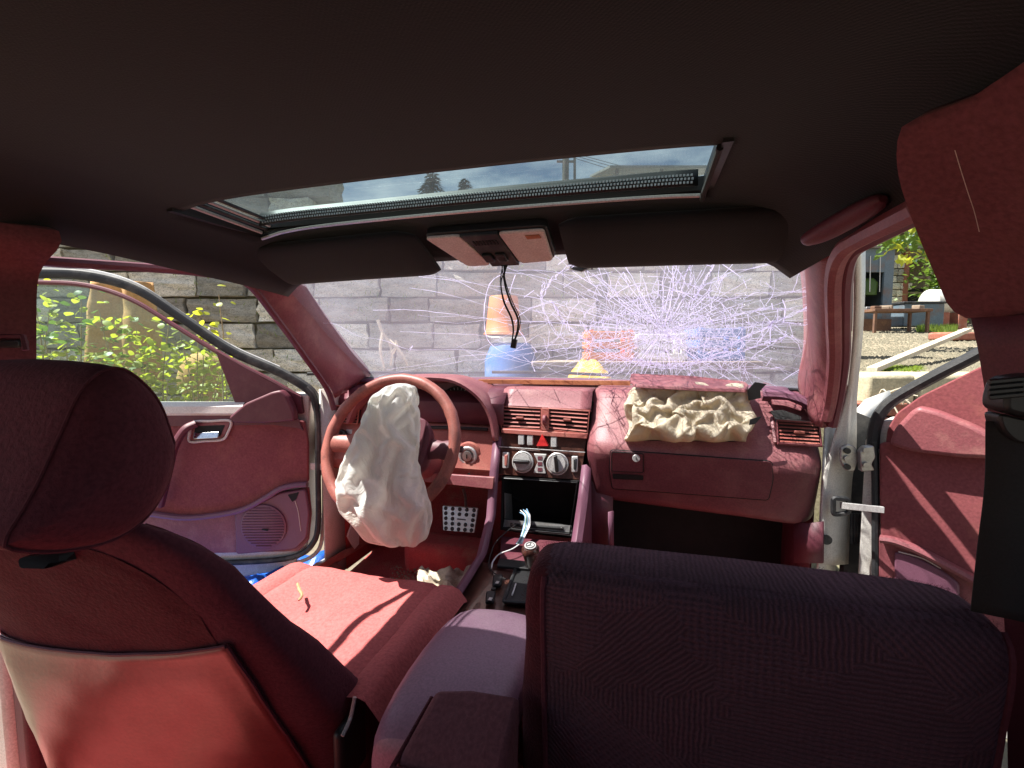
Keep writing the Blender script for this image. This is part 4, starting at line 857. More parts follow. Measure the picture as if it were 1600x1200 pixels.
for x in (802, 878): mb = MB(); mb.disc(P(x, 819 + (x - 802) * .09, y=1.338), (0, -1, 0), .005, .006, 10); build('bay_screw', mb, M['metal'], dash)
for k in range(3):
    mb = MB(); mb.tube(spline([P(800 + 10 * k, 775 + 6 * k, y=1.45), P(830 + 8 * k, 790 - 6 * k, y=1.47), P(850 + 10 * k, 770 + 9 * k, y=1.46)], 6), .003, 5); build('inner_hose', mb, M['rubber'], dash)
cols = ['wire_b', 'wire_w', 'wire_g', 'wire', 'wire_b', 'wire', 'wire_w']
for k in range(9):
    mb = MB(); o_ = k - 4; mb.tube(spline([P(818 + o_ * 1.7, 798 + random.uniform(-3, 3), y=1.36), P(824 + o_ * 1.0, 806, y=1.325), P(823 + o_ * 1.2, 822, y=1.31), P(817 + o_ * .8, 838, y=1.27), P(811 + o_ * 1.1, 850, y=1.235)], 6), .0016, 5); build('radio_wire', mb, M[cols[k % 7]], dash)
mb = MB(); mb.tube(spline([P(812, 850, y=1.235), P(800, 858, y=1.21), P(780, 866, y=1.185), P(770, 878, y=1.15), P(768, 888, y=1.125)], 8), .002, 6); build('white_lead', mb, M['wire_w'], dash)
mb = MB(); mb.tube(spline([P(806, 820, y=1.31), P(790, 832, y=1.27), P(773, 850, y=1.22), P(764, 878, y=1.15), P(768, 892, y=1.12), P(790, 905, y=1.08)], 8), .0016, 6); build('black_lead', mb, M['wire'], dash)

# ---- console: walls, ashtray, gear gate, switches, lever
def console_z(y): return interp([(.8, .52), (1.0, .515), (1.2, .525), (1.30, .555), (1.36, .60)], y)[0]
for s, xs in ((-1, [(.80, -.105), (1.0, -.112), (1.2, -.125), (1.30, -.130), (1.345, -.134), (1.39, -.138)]), (1, [(.80, .105), (1.0, .11), (1.2, .125), (1.28, .135), (1.33, .145), (1.36, .152)])):
    mb = MB(); rr = []
    for (y, x) in xs:
        zt = interp([(.8, .535), (1.2, .535), (1.28, .57), (1.33, .68), (1.345, .74), (1.40, .86)], y)[0]
        rr.append([V((x - s * .014, y + .004, zt - .004)), V((x, y, zt)), V((x + s * .012, y, zt - .012)), V((x + s * .02, y + .01, .30))])
    mb.loft(rr); build('console_wall', mb, M['vinyl_purple'], dash, solid=.003)
mb = MB(); mb.loft([[V((x, y, console_z(y))) for x in np.linspace(-.115, .125, 5)] for y in (.70, .8, .9, 1.0, 1.08, 1.13, 1.165)]); build('console_top', mb, M['veneer'], dash, 'dark wood console top round the gear gate', solid=.004)
mb = MB(); mb.prism([P(783, 838, y=1.325), P(890, 846, y=1.32), P(880, 888, y=1.175), P(780, 882, y=1.175)], (0, .02, -.01)); build('ashtray_front', mb, M['vinyl_dark'], dash, bevel=.002)
mb = MB(); mb.prism(rounded([P(780, 876, z=.53), P(850, 884, z=.53), P(848, 895, z=.53), P(776, 888, z=.53)], .006), (0, 0, .008)); build('coin_tray', mb, M['black_plastic'], dash, bevel=.002)
mb = MB(); gp = rounded([P(806, 892, z=.524), P(845, 896, z=.524), P(850, 950, z=.524), P(786, 945, z=.524)], .008); mb.prism(gp, (0, 0, .006)); gg = build('gear_gate', mb, M['black_plastic'], dash, bevel=.002)
mb = MB(); mb.tube([p + V((0, 0, .008)) for p in gp], .004, 6, closed=True); build('gate_rim', mb, M['rubber'], dash)
mb = MB(); mb.tube([P(800, 930, z=.535), P(803, 922, z=.535), P(806, 912, z=.535)], .002, 5); build('gate_mark', mb, M['wire_w'], dash)
for (x, y) in ((778, 910), (767, 936)):
    mb = MB(); mb.prism(rounded([P(x - 7, y - 8, z=.527), P(x + 8, y - 8, z=.527), P(x + 5, y + 9, z=.527), P(x - 9, y + 9, z=.527)], .006), (0, 0, .009)); sw = build('window_switch', mb, M['black_plastic'], dash, bevel=.003)
    mb = MB(); mb.box(P(x - 1, y, z=.5375), (.008, .012, .0015)); build('switch_symbol', mb, M['silver'], dash)
mb = MB(); mb.disc(P(771, 922, z=.527), (0, 0, 1), .006, .005, 12); build('mirror_button', mb, M['black_plastic'], dash)
kc = P(831, 852, y=1.16); mb = MB(); mb.lathe(kc + V((0, 0, -.062)), (0, -.25, 1), [(.012, 0), (.016, .012), (.019, .03), (.0235, .05), (.024, .060), (.019, .068), (.004, .070)], 20); gk = build('gear_knob', mb, M['veneer'], dash, 'wood and leather gear knob with silver emblem cap')
top = kc + V((0, -.022, .008)); nd = V((0, -.45, .9)).normalized()
top = kc + V((0, -.0182, .0060)); mb = MB(); mb.disc(top, (0, -.25, 1), .0155, .0022, 20); build('knob_cap', mb, M['silver'], dash)
mb = MB(); tq = V((0, -.25, 1)).normalized(); qq = tq.to_track_quat('Z', 'Y'); e0 = top + tq * .003
mb.tube([e0 + qq @ V((math.cos(a) * .011, math.sin(a) * .011, 0)) for a in np.linspace(0, 2 * math.pi, 20, endpoint=False)], .0009, 5, closed=True)
for k in range(3):
    a = math.pi / 2 + k * 2 * math.pi / 3; mb.tube([e0, e0 + qq @ V((math.cos(a) * .011, math.sin(a) * .011, 0))], [.0016, .0005], 5)
build('knob_emblem', mb, M['black_plastic'], dash)
mb = MB(); mb.tube([kc + V((0, .012, -.055)), kc + V((0, .02, -.12)), kc + V((0, .02, -.16))], [.012, .017, .03], 10); build('gear_boot', mb, M['vinyl_dark'], dash)
# armrest lid and the cloth pad behind it
mb = MB(); ar = []
for y, x0, x1, z in ((.485, -.008, .145, .600), (.49, -.022, .15, .618), (.52, -.030, .15, .632), (.60, -.036, .15, .637), (.72, -.040, .15, .630), (.80, -.034, .145, .618), (.825, -.015, .135, .606), (.832, .01, .12, .596)):
    ar.append([V((x0 - .004, y, z - .055)), V((x0 - .003, y, z - .022)), V((x0 + .010, y, z - .006))] + [V((lerp(x0 + .03, x1 - .02, k), y, z + .004 * math.sin(math.pi * k))) for k in (0, .33, .66, 1)] + [V((x1, y, z - .01)), V((x1, y, z - .05))])
mb.loft(ar); mb.f.append(tuple(range(9))); mb.f.append(tuple(range(63, 72))); build('armrest_lid', mb, M['lid'], car, 'plum vinyl armrest lid between the front seats', subsurf=1)
mb = MB(); mb.box((.055, .655, .50), (.16, .33, .14)); build('armrest_box', mb, M['vinyl_dark'], car, bevel=.015, seg=3)

# ---- driver's side: cluster hood, dials, lower panel
arch = [(538, 662), (548, 636), (575, 607), (622, 590), (672, 588), (712, 594), (748, 618), (768, 650), (776, 690)]
ao = resample(spline([P(a, b, y=1.36) for a, b in arch], 8), 40); mid = sum(ao, V()) / len(ao); low = V((mid.x, 1.36, .86))
mb = MB(); rr = []
for i, p in enumerate(ao):
    d = (low - p); d.y = 0; d = d.normalized()
    back = V((p.x, 1.62, min(.992, p.z + .02) if p.z > .9 else p.z)); back.z = max(.86, back.z)
    rr.append([back, V((p.x, 1.50, p.z)), p + V((0, .06, .004)), p + V((0, .012, .001)), p + d * .004 + V((0, -.001, 0)), p + d * .014 + V((0, .003, 0)), p + d * .022 + V((0, .05, 0)), p + d * .03 + V((0, .10, 0))])
mb.loft(rr); build('cluster_hood', mb, M['dash'], dash, 'pink sunlit hood over the instrument cluster', solid=.003)
cb_ = [p + (low - p).normalized() * .02 + V((0, .10, 0)) for p in ao]
mb = MB(); mb.add(cb_, [tuple(range(len(cb_)))]); build('cluster_face', mb, M['vinyl_dark'], dash, smooth=False)
for cxp, rad_ in ((-.53, .045), (-.42, .05), (-.30, .062), (-.195, .045)):
    c = V((cxp, 1.457, .928)); mb = MB(); mb.lathe(c, (0, -1, 0), [(rad_, 0), (rad_, .006), (rad_ - .003, .006), (rad_ - .004, .001), (.001, .001)], 32); d_ = build('gauge', mb, M['void'], dash)
    mb = MB()
    for k in range(19):
        a = R_(-40 + k * 14.4); e = V((math.cos(a), 0, math.sin(a))); mb.tube([c + e * (rad_ * .78) + V((0, -.002, 0)), c + e * (rad_ * .92) + V((0, -.002, 0))], .0009, 4)
    build('gauge_marks', mb, M['white_plastic'], dash)
    mb = MB(); mb.tube([c + V((0, -.003, 0)), c + V((-.7 * rad_ * .8, -.003, -.5 * rad_ * .8))], [.002, .0008], 4); build('gauge_needle', mb, M['orange'], dash)
mb = MB(); mb.tube([P(640, 668, y=1.40), P(700, 668, y=1.395), P(762, 671, y=1.39)], .006, 6); build('cluster_lower_rim', mb, M['black_plastic'], dash)
lowf = [(520, 640), (548, 640), (552, 672), (770, 672), (782, 690), (780, 765), (660, 752), (520, 745)]
mb = MB()
xs_ = [-.735, -.70, -.62, -.55, -.48, -.40, -.32, -.25, -.19, -.15, -.137]
mb.loft([[V((x, 1.44, .872 - .0)), V((x, 1.412, .870)), V((x, 1.402, .862)), V((x, 1.394, .84)), V((x, 1.374, .79)), V((x, 1.36, .755)), V((x, 1.35, .735)), V((x, 1.36, .70)), V((x, 1.40, .685)), V((x, 1.5, .675))] for x in xs_]); lf = build('lower_panel', mb, M['salmon'], dash, 'sunlit salmon knee panel with ignition lock', solid=.004)
cplate([(655, 738), (772, 746), (770, 765), (690, 756), (655, 752)], 1.343, .01, 'vinyl', 'knee_cover', dash, r=.004, bevel=.002)
c = P(733, 711, y=1.375)
mb = MB(); mb.lathe(c + V((0, .004, 0)), (0, -1, 0), [(.044, 0), (.040, .010), (.032, .012), (.030, .006)], 32); build('lock_surround', mb, M['salmon'], dash)
mb = MB(); mb.lathe(c + V((0, -.008, 0)), (0, -1, 0), [(.031, 0), (.031, .006), (.028, .009), (.023, .009), (.021, .004), (.001, .003)], 32); build('ignition_ring', mb, M['silver'], dash)
mb = MB(); mb.lathe(c + V((0, -.012, 0)), (0, -1, 0), [(.017, 0), (.016, .008), (.001, .009)], 24); build('ignition_lock', mb, M['metal'], dash)
mb = MB(); mb.box(c + V((0, -.022, 0)), (.003, .003, .013)); build('key_slot', mb, M['void'], dash)
mb = MB(); mb.disc(P(733, 741, y=1.345), (0, -1, 0), .005, .003, 12); build('panel_hole', mb, M['void'], dash)
vent([(524, 634), (562, 634), (558, 662), (524, 660)], 5, [1.39, 1.39, 1.385, 1.385], dash)
c = P(535, 682, y=1.378); mb = MB(); mb.lathe(c, (0, -1, 0), [(.026, 0), (.024, .010), (.001, .012)], 24); build('light_switch', mb, M['black_plastic'], dash, bevel=.001)
mb = MB(); mb.box(c + V((0, -.018, 0)), (.008, .014, .036)); build('switch_grip', mb, M['black_plastic'], dash, bevel=.002)
cplate([(541, 671), (550, 671), (549, 690), (541, 690)], 1.374, .01, 'silver', 'level_switch', dash, r=.002, bevel=.001)
# end of the dashboard on the driver's side
mb = MB(); mb.loft([[V((x, 1.75 - .24 * (x / .8) ** 2, .985)), V((x, 1.55, .985)), V((x, 1.44, .972)), V((x, 1.405, .94)), V((x, 1.398, .872)), ] for x in np.linspace(-.74, -.12, 14)]); build('dash_top', mb, M['vinyl_dark'], dash, solid=.003)

# ---- pedals, paper and dirt in the footwell
pc = [P(691, 790, y=1.60), P(747, 794, y=1.60), P(741, 833, y=1.565), P(692, 829, y=1.565)]
mb = MB(); mb.prism(rounded(pc, .006), (0, .008, 0)); pedal = build('brake_pedal', mb, M['pedal'], car, 'drilled aluminium brake pedal', bevel=.002)
nrm = (pc[1] - pc[0]).cross(pc[3] - pc[0]).normalized(); nrm = nrm if nrm.y < 0 else -nrm
for j in range(5):
    for i in range(5):
        if j == 2 and i in (2, 3): continue
        p = pc[0].lerp(pc[1], (i + .5) / 5).lerp(pc[3].lerp(pc[2], (i + .5) / 5), (j + .5) / 5); mb = MB(); mb.lathe(p + nrm * .0012, nrm, [(.0075, 0), (.006, .003), (.001, .0035)], 12); build('rubber_stud', mb, M['rubber'], pedal)
p = pc[0].lerp(pc[1], .57).lerp(pc[3].lerp(pc[2], .57), .5); mb = MB(); mb.box(p + nrm * .001, (.034, .002, .004)); build('pedal_lettering', mb, M['rubber'], pedal)
mb = MB(); mb.tube([P(728, 793, y=1.62), P(727, 775, y=1.68), P(724, 765, y=1.72)], .006, 6); build('pedal_arm', mb, M['metal'], pedal)

# ---- steering wheel
WC = P(608, 694, y=1.13); WN = V((.0, -.90, .43)).normalized(); wq = WN.to_track_quat('Z', 'Y')
# a wheel plane basis: e1 to the car's right, e2 up the wheel
E1 = V((1, 0, 0)); E2 = WN.cross(E1).normalized(); E2 = E2 if E2.z > 0 else -E2
def wp(a, r, h=0): return WC + (E1 * math.cos(a) + E2 * math.sin(a)) * r + WN * h
RW = .196
ringp = [wp(a, RW) for a in np.linspace(0, 2 * math.pi, 72, endpoint=False)]
mb = MB(); mb.tube(ringp, [.0165 + .0012 * math.sin(9 * a) ** 8 for a in np.linspace(0, 2 * math.pi, 72, endpoint=False)], 14, closed=True, up=WN)
swl = build('steering_wheel', mb, M['wheel'], car, 'worn salmon steering wheel with torn-open hub')
for a in (R_(182), R_(-2), R_(232), R_(308)):
    rr = []
    for t in np.linspace(0, 1, 8):
        r = lerp(.07, RW - .006, t); w = lerp(.036, .020, t) + .012 * max(0, t - .75) * 4; tang = -E1 * math.sin(a) + E2 * math.cos(a)
        rr.append([wp(a, r, -.022 * (1 - t) + h * .010) + tang * w * c_ for c_, h in ((-1, 0), (-.6, 1), (0, 1.2), (.6, 1), (1, 0), (.5, -1), (-.5, -1))])
    mb = MB(); mb.loft(rr, wrap=True, caps=True); build('spoke', mb, M['wheel' if math.cos(a) < 0 else 'vinyl_dark'], swl)
mb = MB(); hub = []
for h, s in ((-.075, .80), (-.05, .92), (-.012, 1.0), (.006, .98), (.012, .88)):
    hub.append([WC + (E1 * math.copysign(abs(math.cos(a)) ** .7, math.cos(a)) * .112 + E1 * .012 + E2 * math.copysign(abs(math.sin(a)) ** .7, math.sin(a)) * .092) * s + WN * h for a in np.linspace(0, 2 * math.pi, 32, endpoint=False)])
mb.loft(hub, wrap=True, caps=True); build('hub', mb, M['vinyl_dark'], swl)
mb = MB(); mb.prism(rounded([wp(0, 0, .014) + E1 * x + E2 * y for x, y in ((.02, -.075), (.105, -.06), (.112, .07), (.015, .085))], .015), WN * .006); build('torn_hub_cover', mb, M['vinyl_dark'], swl, 'torn brown half of the hub cover', bevel=.002)
mb = MB(); mb.lathe(WC - WN * .26, WN, [(.055, 0), (.058, .08), (.062, .17), (.056, .19)], 24); build('column_shroud', mb, M['vinyl'], swl)
for s in (-1, 1):
    a0 = WC - WN * .09; mb = MB(); mb.tube([a0 + E1 * s * .05, a0 + E1 * s * .13 + E2 * .012, a0 + E1 * s * .185 + E2 * .018], [.007, .007, .010], 8); build('stalk', mb, M['black_plastic'], swl)
# driver's airbag: a slack sack hanging over the hub
prof_ = [(0, 628, 599, 7, .010), (.03, 628, 602, 17, .022), (.07, 624, 608, 25, .032), (.12, 620, 620, 31, .036), (.22, 614, 640, 37, .040), (.32, 609, 662, 42, .042), (.42, 604, 690, 49, .046), (.52, 595, 720, 56, .052), (.62, 593, 745, 62, .056), (.72, 596, 772, 66, .060), (.82, 605, 798, 64, .060), (.90, 613, 822, 57, .052), (.96, 620, 841, 46, .038), (1.0, 628, 850, 26, .018)]
NT, NP = 58, 58; X = np.zeros((NT + 1, NP, 3)); pin = np.zeros((NT + 1, NP)); pin[:3] = 1; pin[-1] = .6
for i in range(NT + 1):
    t = i / NT; px, py, hw, dep = interp(prof_, t); yy = interp([(0, 1.085), (.25, 1.055), (.5, 1.03), (.8, .99), (1, .985)], t)[0]
    c = P(px, py, y=yy); sc_ = hw / FPX * (c - CAM).dot(_Fv)
    for k in range(NP):
        a = 2 * math.pi * k / NP; ca, sa = math.cos(a), math.sin(a); X[i, k] = c + _Rv * ca * sc_ * .96 + V((0, -1, .15)) * sa * dep * (1 + .12 * math.sin(5 * a + 7 * t))
def sack_lim(X, X0): return X0 + np.clip(X - X0, -.024, .024)
X = crumple(X, pin, 1.10, 1.30, 520, wrap=True, keep=.004, seed=4, noise_amp=.010, lim=sack_lim)
mb = MB(); mb.loft([[V(p) for p in r] for r in X], wrap=True, caps=True); build('driver_airbag', mb, M['airbag'], car, 'slack greyish white driver airbag hanging from the steering wheel', angle=180, subsurf=2)

# ================================================================== seats
def part_empty(name, parent, loc, label=None):
    o = bpy.data.objects.new(name, None); COL.objects.link(o); o.parent = parent; o.location = V(loc) - wpos(parent); WPOS[o.name] = V(loc)
    if label: o['label'] = label
    return o
def sup(a, e): 
    c, s = math.cos(a), math.sin(a); return math.copysign(abs(c) ** e, c), math.copysign(abs(s) ** e, s)
def back_loft(cx, table, zs, ns=56, wob=.003):
    """level rings: table z -> half width, rear y, front y, corner exponent"""
    rows = []
    for z in zs:
        hw, yr, yf, e = interp(table, z); ym, hd = (yr + yf) / 2, (yf - yr) / 2; r = []
        for k in range(ns):
            c, s = sup(2 * math.pi * k / ns, e)
            p = V((cx + c * hw, ym + s * hd, z)); p += V((0, 1, 0)) * wob * fbm(V((p.x * 9, p.z * 9, p.y * 4 + cx)), 3); r.append(p)
        rows.append(r)
    return rows
# driver's seat
ds = part_empty('driver_seat', car, (-.37, .75, .3), 'reclined driver seat with rounded headrest and vinyl back panel')
DT = [(.28, .222, .645, .735, .5), (.36, .232, .612, .738, .5), (.44, .236, .578, .722, .5), (.52, .234, .542, .682, .5), (.60, .230, .505, .625, .5), (.66, .224, .478, .582, .5), (.72, .216, .450, .535, .52), (.78, .206, .423, .498, .55), (.84, .190, .397, .465, .6), (.875, .172, .382, .440, .66), (.90, .148, .372, .420, .75), (.917, .115, .368, .405, .85), (.925, .07, .372, .398, .9)]
dzs = [.28 + .02 * i for i in range(29)] + [.85, .86, .87, .88, .89, .90, .908, .915, .920, .924]
twist = lambda rows: [[p + V((0, (.16 + .7 * max(0, .72 - p.z)) * (p.x + .20), 0)) for p in r] for r in rows]
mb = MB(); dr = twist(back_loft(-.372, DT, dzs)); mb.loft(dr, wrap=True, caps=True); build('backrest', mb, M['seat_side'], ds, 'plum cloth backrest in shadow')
# upper cloth insert and vinyl back panel follow the rear face
def rear_patch(cx, table, x0, x1, z0, z1, off, nx=30, nz=30, top=None, belly=0):
    rows = []
    for j in range(nz + 1):
        r = []
        for i in range(nx + 1):
            u = i / nx; x = lerp(x0, x1, u); zt = z1 + (top(u) if top else 0); z = lerp(z0, zt, j / nz)
            hw, yr, yf, e = interp(table, z); ym, hd = (yr + yf) / 2, (yf - yr) / 2
            k = min(.999, abs(x - cx) / hw); s = (1 - (k ** (1 / e)) ** 2) ** .5 if k < 1 else 0; s = max(0, 1 - k ** (2 / e)) ** (e / 2)
            edge = min(1, min(u, 1 - u) * 9, (1 - j / nz) * 9 + .0); 
            r.append(V((x, ym - hd * s - off * max(.5, edge) - belly * math.sin(math.pi * u) * math.sin(math.pi * min(1, j / nz)) + .002 * fbm(V((x * 14, z * 14, 3)), 3), z)))
        rows.append(r)
    return rows
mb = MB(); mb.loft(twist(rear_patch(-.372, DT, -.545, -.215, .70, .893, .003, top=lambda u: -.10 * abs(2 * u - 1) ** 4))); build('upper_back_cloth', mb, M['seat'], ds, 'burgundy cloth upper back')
mb = MB(); vp = twist(rear_patch(-.372, DT, -.595, -.200, .28, .718, .010, top=lambda u: -.016 * math.sin(math.pi * u) + .018 * u ** 3, belly=.008)); mb.loft(vp); build('back_panel', mb, M['leather'], ds, 'glossy burgundy vinyl back panel', solid=.006)
mb = MB(); mb.tube([q + V((0, -.002, .001)) for q in vp[-1]], .0025, 6); mb.tube([r[-1] + V((.001, -.001, 0)) for r in vp], .003, 6); build('panel_piping', mb, M['vinyl_dark'], ds)
mb = MB(); mb.tube([r[k] + V((.001, 0, .0)) for k, r in ((6, q) for q in dr[4:36])], .0022, 6); build('side_piping', mb, M['seat_side'], ds)
mb = MB(); q = P(548, 1165, x=-.13); mb.box(q, (.02, .07, .10)); build('recliner_cover', mb, M['black_plastic'], ds, bevel=.012, seg=3)
mb = MB(); q = P(535, 1150, x=-.118); mb.tube(spline([q, q + V((0, .02, .012)), q + V((.002, .03, .04))], 5), .003, 6); build('recliner_lever', mb, M['silver'], ds)
# headrest: a fat wedge, side cheek towards the camera
hr = []
HS = [(270, 690), (266, 738), (245, 785), (215, 820), (172, 845), (120, 858), (60, 863), (8, 856), (10, 835), (32, 800), (62, 745), (96, 670), (122, 615), (150, 585), (185, 575), (222, 598), (250, 634)]
side = [P(a, b, x=-.252) for a, b in HS]
cs = sum(side, V()) / len(side)
out_ = resample(spline(side + [side[0]], 6), 65)[:-1]
for x, s, dz in ((-.215, .0, 0), (-.219, .35, 0), (-.226, .66, 0), (-.236, .87, 0), (-.252, 1.0, 0), (-.275, 1.03, .001), (-.32, 1.04, .003), (-.38, 1.045, .004), (-.44, 1.04, .003), (-.49, 1.02, .001), (-.515, .94, 0), (-.53, .75, 0), (-.536, .4, 0), (-.538, 0.01, 0)):
    hr.append([V((x, cs.y + (p.y - cs.y) * s * (1.0), cs.z + (p.z - cs.z) * s + dz)) for p in out_])
mb = MB(); mb.loft(hr, wrap=True, caps=True); build('headrest', mb, M['seat_side'], ds, 'rounded plum cloth headrest')
mb = MB(); mb.tube([V((-.2505, cs.y + (p.y - cs.y) * 1.0, cs.z + (p.z - cs.z) * 1.0)) for p in out_], .0018, 6, closed=True); build('headrest_seam', mb, M['seat_side'], ds)
for x in (-.31, -.43):
    mb = MB(); mb.tube([V((x, .345, .93)), V((x, .39, .90)), V((x, .41, .87))], .006, 8); build('headrest_post', mb, M['chrome'], ds)
mb = MB(); mb.prism(rounded([P(28, 872, y=.32), P(90, 862, y=.345), P(118, 862, y=.36), P(92, 884, y=.345), P(70, 889, y=.33), P(30, 888, y=.32)], .004), (0, .02, 0)); build('headrest_lock', mb, M['black_plastic'], ds, bevel=.003)
# cushion
CT = []
mb = MB(); rr = []
for y in np.linspace(.60, 1.02, 26):
    e = max(0, (y - .94) / .08); r = []
    for k in range(41):
        u = -1 + 2 * k / 40; x = -.335 + u * .255
        z = .552 + .018 * abs(u) ** 2.2 - .10 * max(0, abs(u) - .88) ** 1.1 * 4 - .07 * e ** 2.2 + .012 * (y - .8)
        z -= .006 * math.exp(-((abs(u) - .70) / .02) ** 2) + .005 * math.exp(-((y - .83 - .03 * u * 0) / .006) ** 2) * (abs(u) < .70)
        z += .004 * fbm(V((x * 9, y * 9, 1)), 3)
        r.append(V((x, y + .012 * (1 - u * u) * (y > .9), z)))
    rr.append(r)
rr.append([p + V((0, .004, -.16)) for p in rr[-1]]); mb.loft(rr); build('cushion', mb, M['velour'], ds, 'burgundy velour seat cushion lightened as if sunlit')
mb = MB(); mb.loft([[V((x, y, .47)), V((x, y, .30))] for x, y in ((-.60, .62), (-.60, .95), (-.57, 1.01), (-.10, 1.01), (-.075, .95), (-.075, .62))]); build('seat_valance', mb, M['vinyl'], ds)

# passenger's seat
ps = part_empty('passenger_seat', car, (.405, .7, .3), 'passenger seat without headrest, patterned cloth')
PT = [(.25, 0.260, .560, .73, .36), (.40, 0.256, .545, .72, .36), (.55, 0.252, .530, .70, .36), (.68, 0.248, .517, .67, .36), (.76, 0.240, .507, .64, .38), (.80, 0.240, .504, .628, .36), (.83, 0.237, .504, .62, .36), (.848, 0.233, .507, .615, .36), (.857, 0.225, .514, .607, .38), (.863, 0.212, .528, .598, .42)]
pzs = [.25 + .025 * i for i in range(22)] + [.79, .80, .81, .82, .83, .84, .847, .853, .857, .860, .863]
mb = MB(); pr_ = back_loft(.413, PT, pzs, 80, .002); mb.loft(pr_, wrap=True, caps=True); pbk = build('backrest', mb, [M['pile'], M['pattern']], ps, 'burgundy pile edge of the backrest')
for pl in pbk.data.polygons:
    if pl.center.z + WPOS[pbk.name].z > .846 and abs(pl.center.x + WPOS[pbk.name].x - .42) < .215: pl.material_index = 1
mb = MB(); pp = rear_patch(.413, PT, .203, .642, .25, .8625, .0055, 60, 60, top=lambda u: -.012 * abs(2 * u - 1) ** 10); mb.loft(pp); build('back_panel', mb, M['pattern'], ps, 'dark plum cloth back woven with ribbed patches', solid=.003)
mb = MB(); mb.tube([r[0] + V((-.001, .0, 0)) for r in pp], .0035, 6); build('panel_piping', mb, M['seat_side'], ps)
mb = MB(); mb.tube([r[-1] + V((.001, .0, 0)) for r in pp], .0035, 6); build('panel_piping', mb, M['seat_side'], ps)
# fuzz along the top edge
random.seed(5); mb = MB()
for i in range(5200):
    u = random.random(); t = random.random(); x = lerp(.19, .625, u); hw = .226
    kz = random.choice(range(len(pzs) - 9, len(pzs))); ring = pr_[kz]; p = random.choice(ring)
    n_ = (p - V((.405, .57, .80))).normalized(); d = (n_ + V((random.uniform(-.7, .7), random.uniform(-.7, .7), random.uniform(-.3, .7)))).normalized() * random.uniform(.0015, .0045)
    p = p + V((random.uniform(-.006, .006), random.uniform(-.004, .004), 0)); s = V((.00025, 0, 0)); mb.add([p - s, p + s, p + d], [(0, 1, 2)])
build('fuzz', mb, M['pile'], ps, kind='stuff', smooth=False)
mb = MB(); rr = []
for y in np.linspace(.62, 1.06, 14):
    e = max(0, (y - .98) / .08); rr.append([V((.37 + u * .255, y, .552 + .018 * abs(u) ** 2.2 - .10 * max(0, abs(u) - .88) * 4 - .07 * e ** 2)) for u in np.linspace(-1, 1, 21)])
mb.loft(rr); build('cushion', mb, M['velour'], ps, solid=.08)
# folding pad beside the passenger's backrest
mb = MB(); fp_ = []
for t, z, y0, y1 in ((0, .44, .40, .49), (.5, .54, .41, .50), (.85, .62, .42, .505), (.95, .652, .425, .51), (1, .667, .44, .515)):
    k = .007 if t == 1 else 0; fp_.append([V((.050 + k + .028 * (1 - t), y0 + k, z)), V((.105, y0 + k * .6, z + .006 * t)), V((.175, y0 + k, z + .010 * t)), V((.175, y1, z + .03 * t)), V((.11, y1, z + .026 * t)), V((.058 + k + .028 * (1 - t), y1 - k, z + .02 * t))])
mb.loft(fp_, wrap=True, caps=True); build('folding_armrest', mb, M['pillar'], ps, 'cloth folding pad beside the passenger backrest', bevel=.008, seg=3)
mb = MB(); mb.tube([q + V((-.0015, -.002, .001)) for q in (fp_[3][5], fp_[3][0], fp_[3][1], fp_[3][2])], .0035, 8); build('pad_piping', mb, M['pile'], ps)

# twig on the driver's cushion
mb = MB(); tw = [P(465, 912, z=.585), P(468, 922, z=.583), P(472, 930, z=.580), P(467, 938, z=.580)]; mb.tube(spline(tw, 4), [.003, .0035, .003, .0036, .0038, .003, .0036, .0034, .003, .0026, .0028, .003, .002][:len(spline(tw, 4))], 6)
mb.tube([tw[1], tw[1] + V((-.012, .008, .004))], .0012, 5); tag(build('twig', mb, M['twig'], None), 'dry bent twig lying on the sunlit driver cushion', 'twig')
# crumpled paper in the footwell
mb = MB(); rr = []
for i in range(22):
    r = []
    for j in range(16):
        q = P(lerp(652, 742, i / 21), lerp(893, 925, j / 15), z=.345); 
        if j == 0: q += V((0, .02 * noise.noise(V((i * .6, 0, 0))), 0))
        r.append(q + V((0, 0, .035 * abs(fbm(V((i * .18, j * .2, 2)), 4)) + .012 * math.sin(i * .7))))
    rr.append(r)
mb.loft(rr); tag(build('paper_sheet', mb, M['paper'], None, solid=.001), 'crumpled dirty paper sheet on the carpet before the driver seat', 'paper')
random.seed(3)
mb = MB()
for i in range(170):
    q = P(random.uniform(610, 760), random.uniform(885, 908), z=.318) ; s = random.uniform(.002, .006); rt = Matrix.Rotation(random.uniform(0, 3), 3, 'Z') @ Matrix.Rotation(random.uniform(0, 3), 3, 'X'); mb.box(q, (s, s * .8, s * .6), rt)
o = build('debris', mb, M['gravelmat'], None, kind='stuff', smooth=False); o['label'] = 'glass crumbs and dirt scattered over the red carpet'; o['category'] = 'debris'

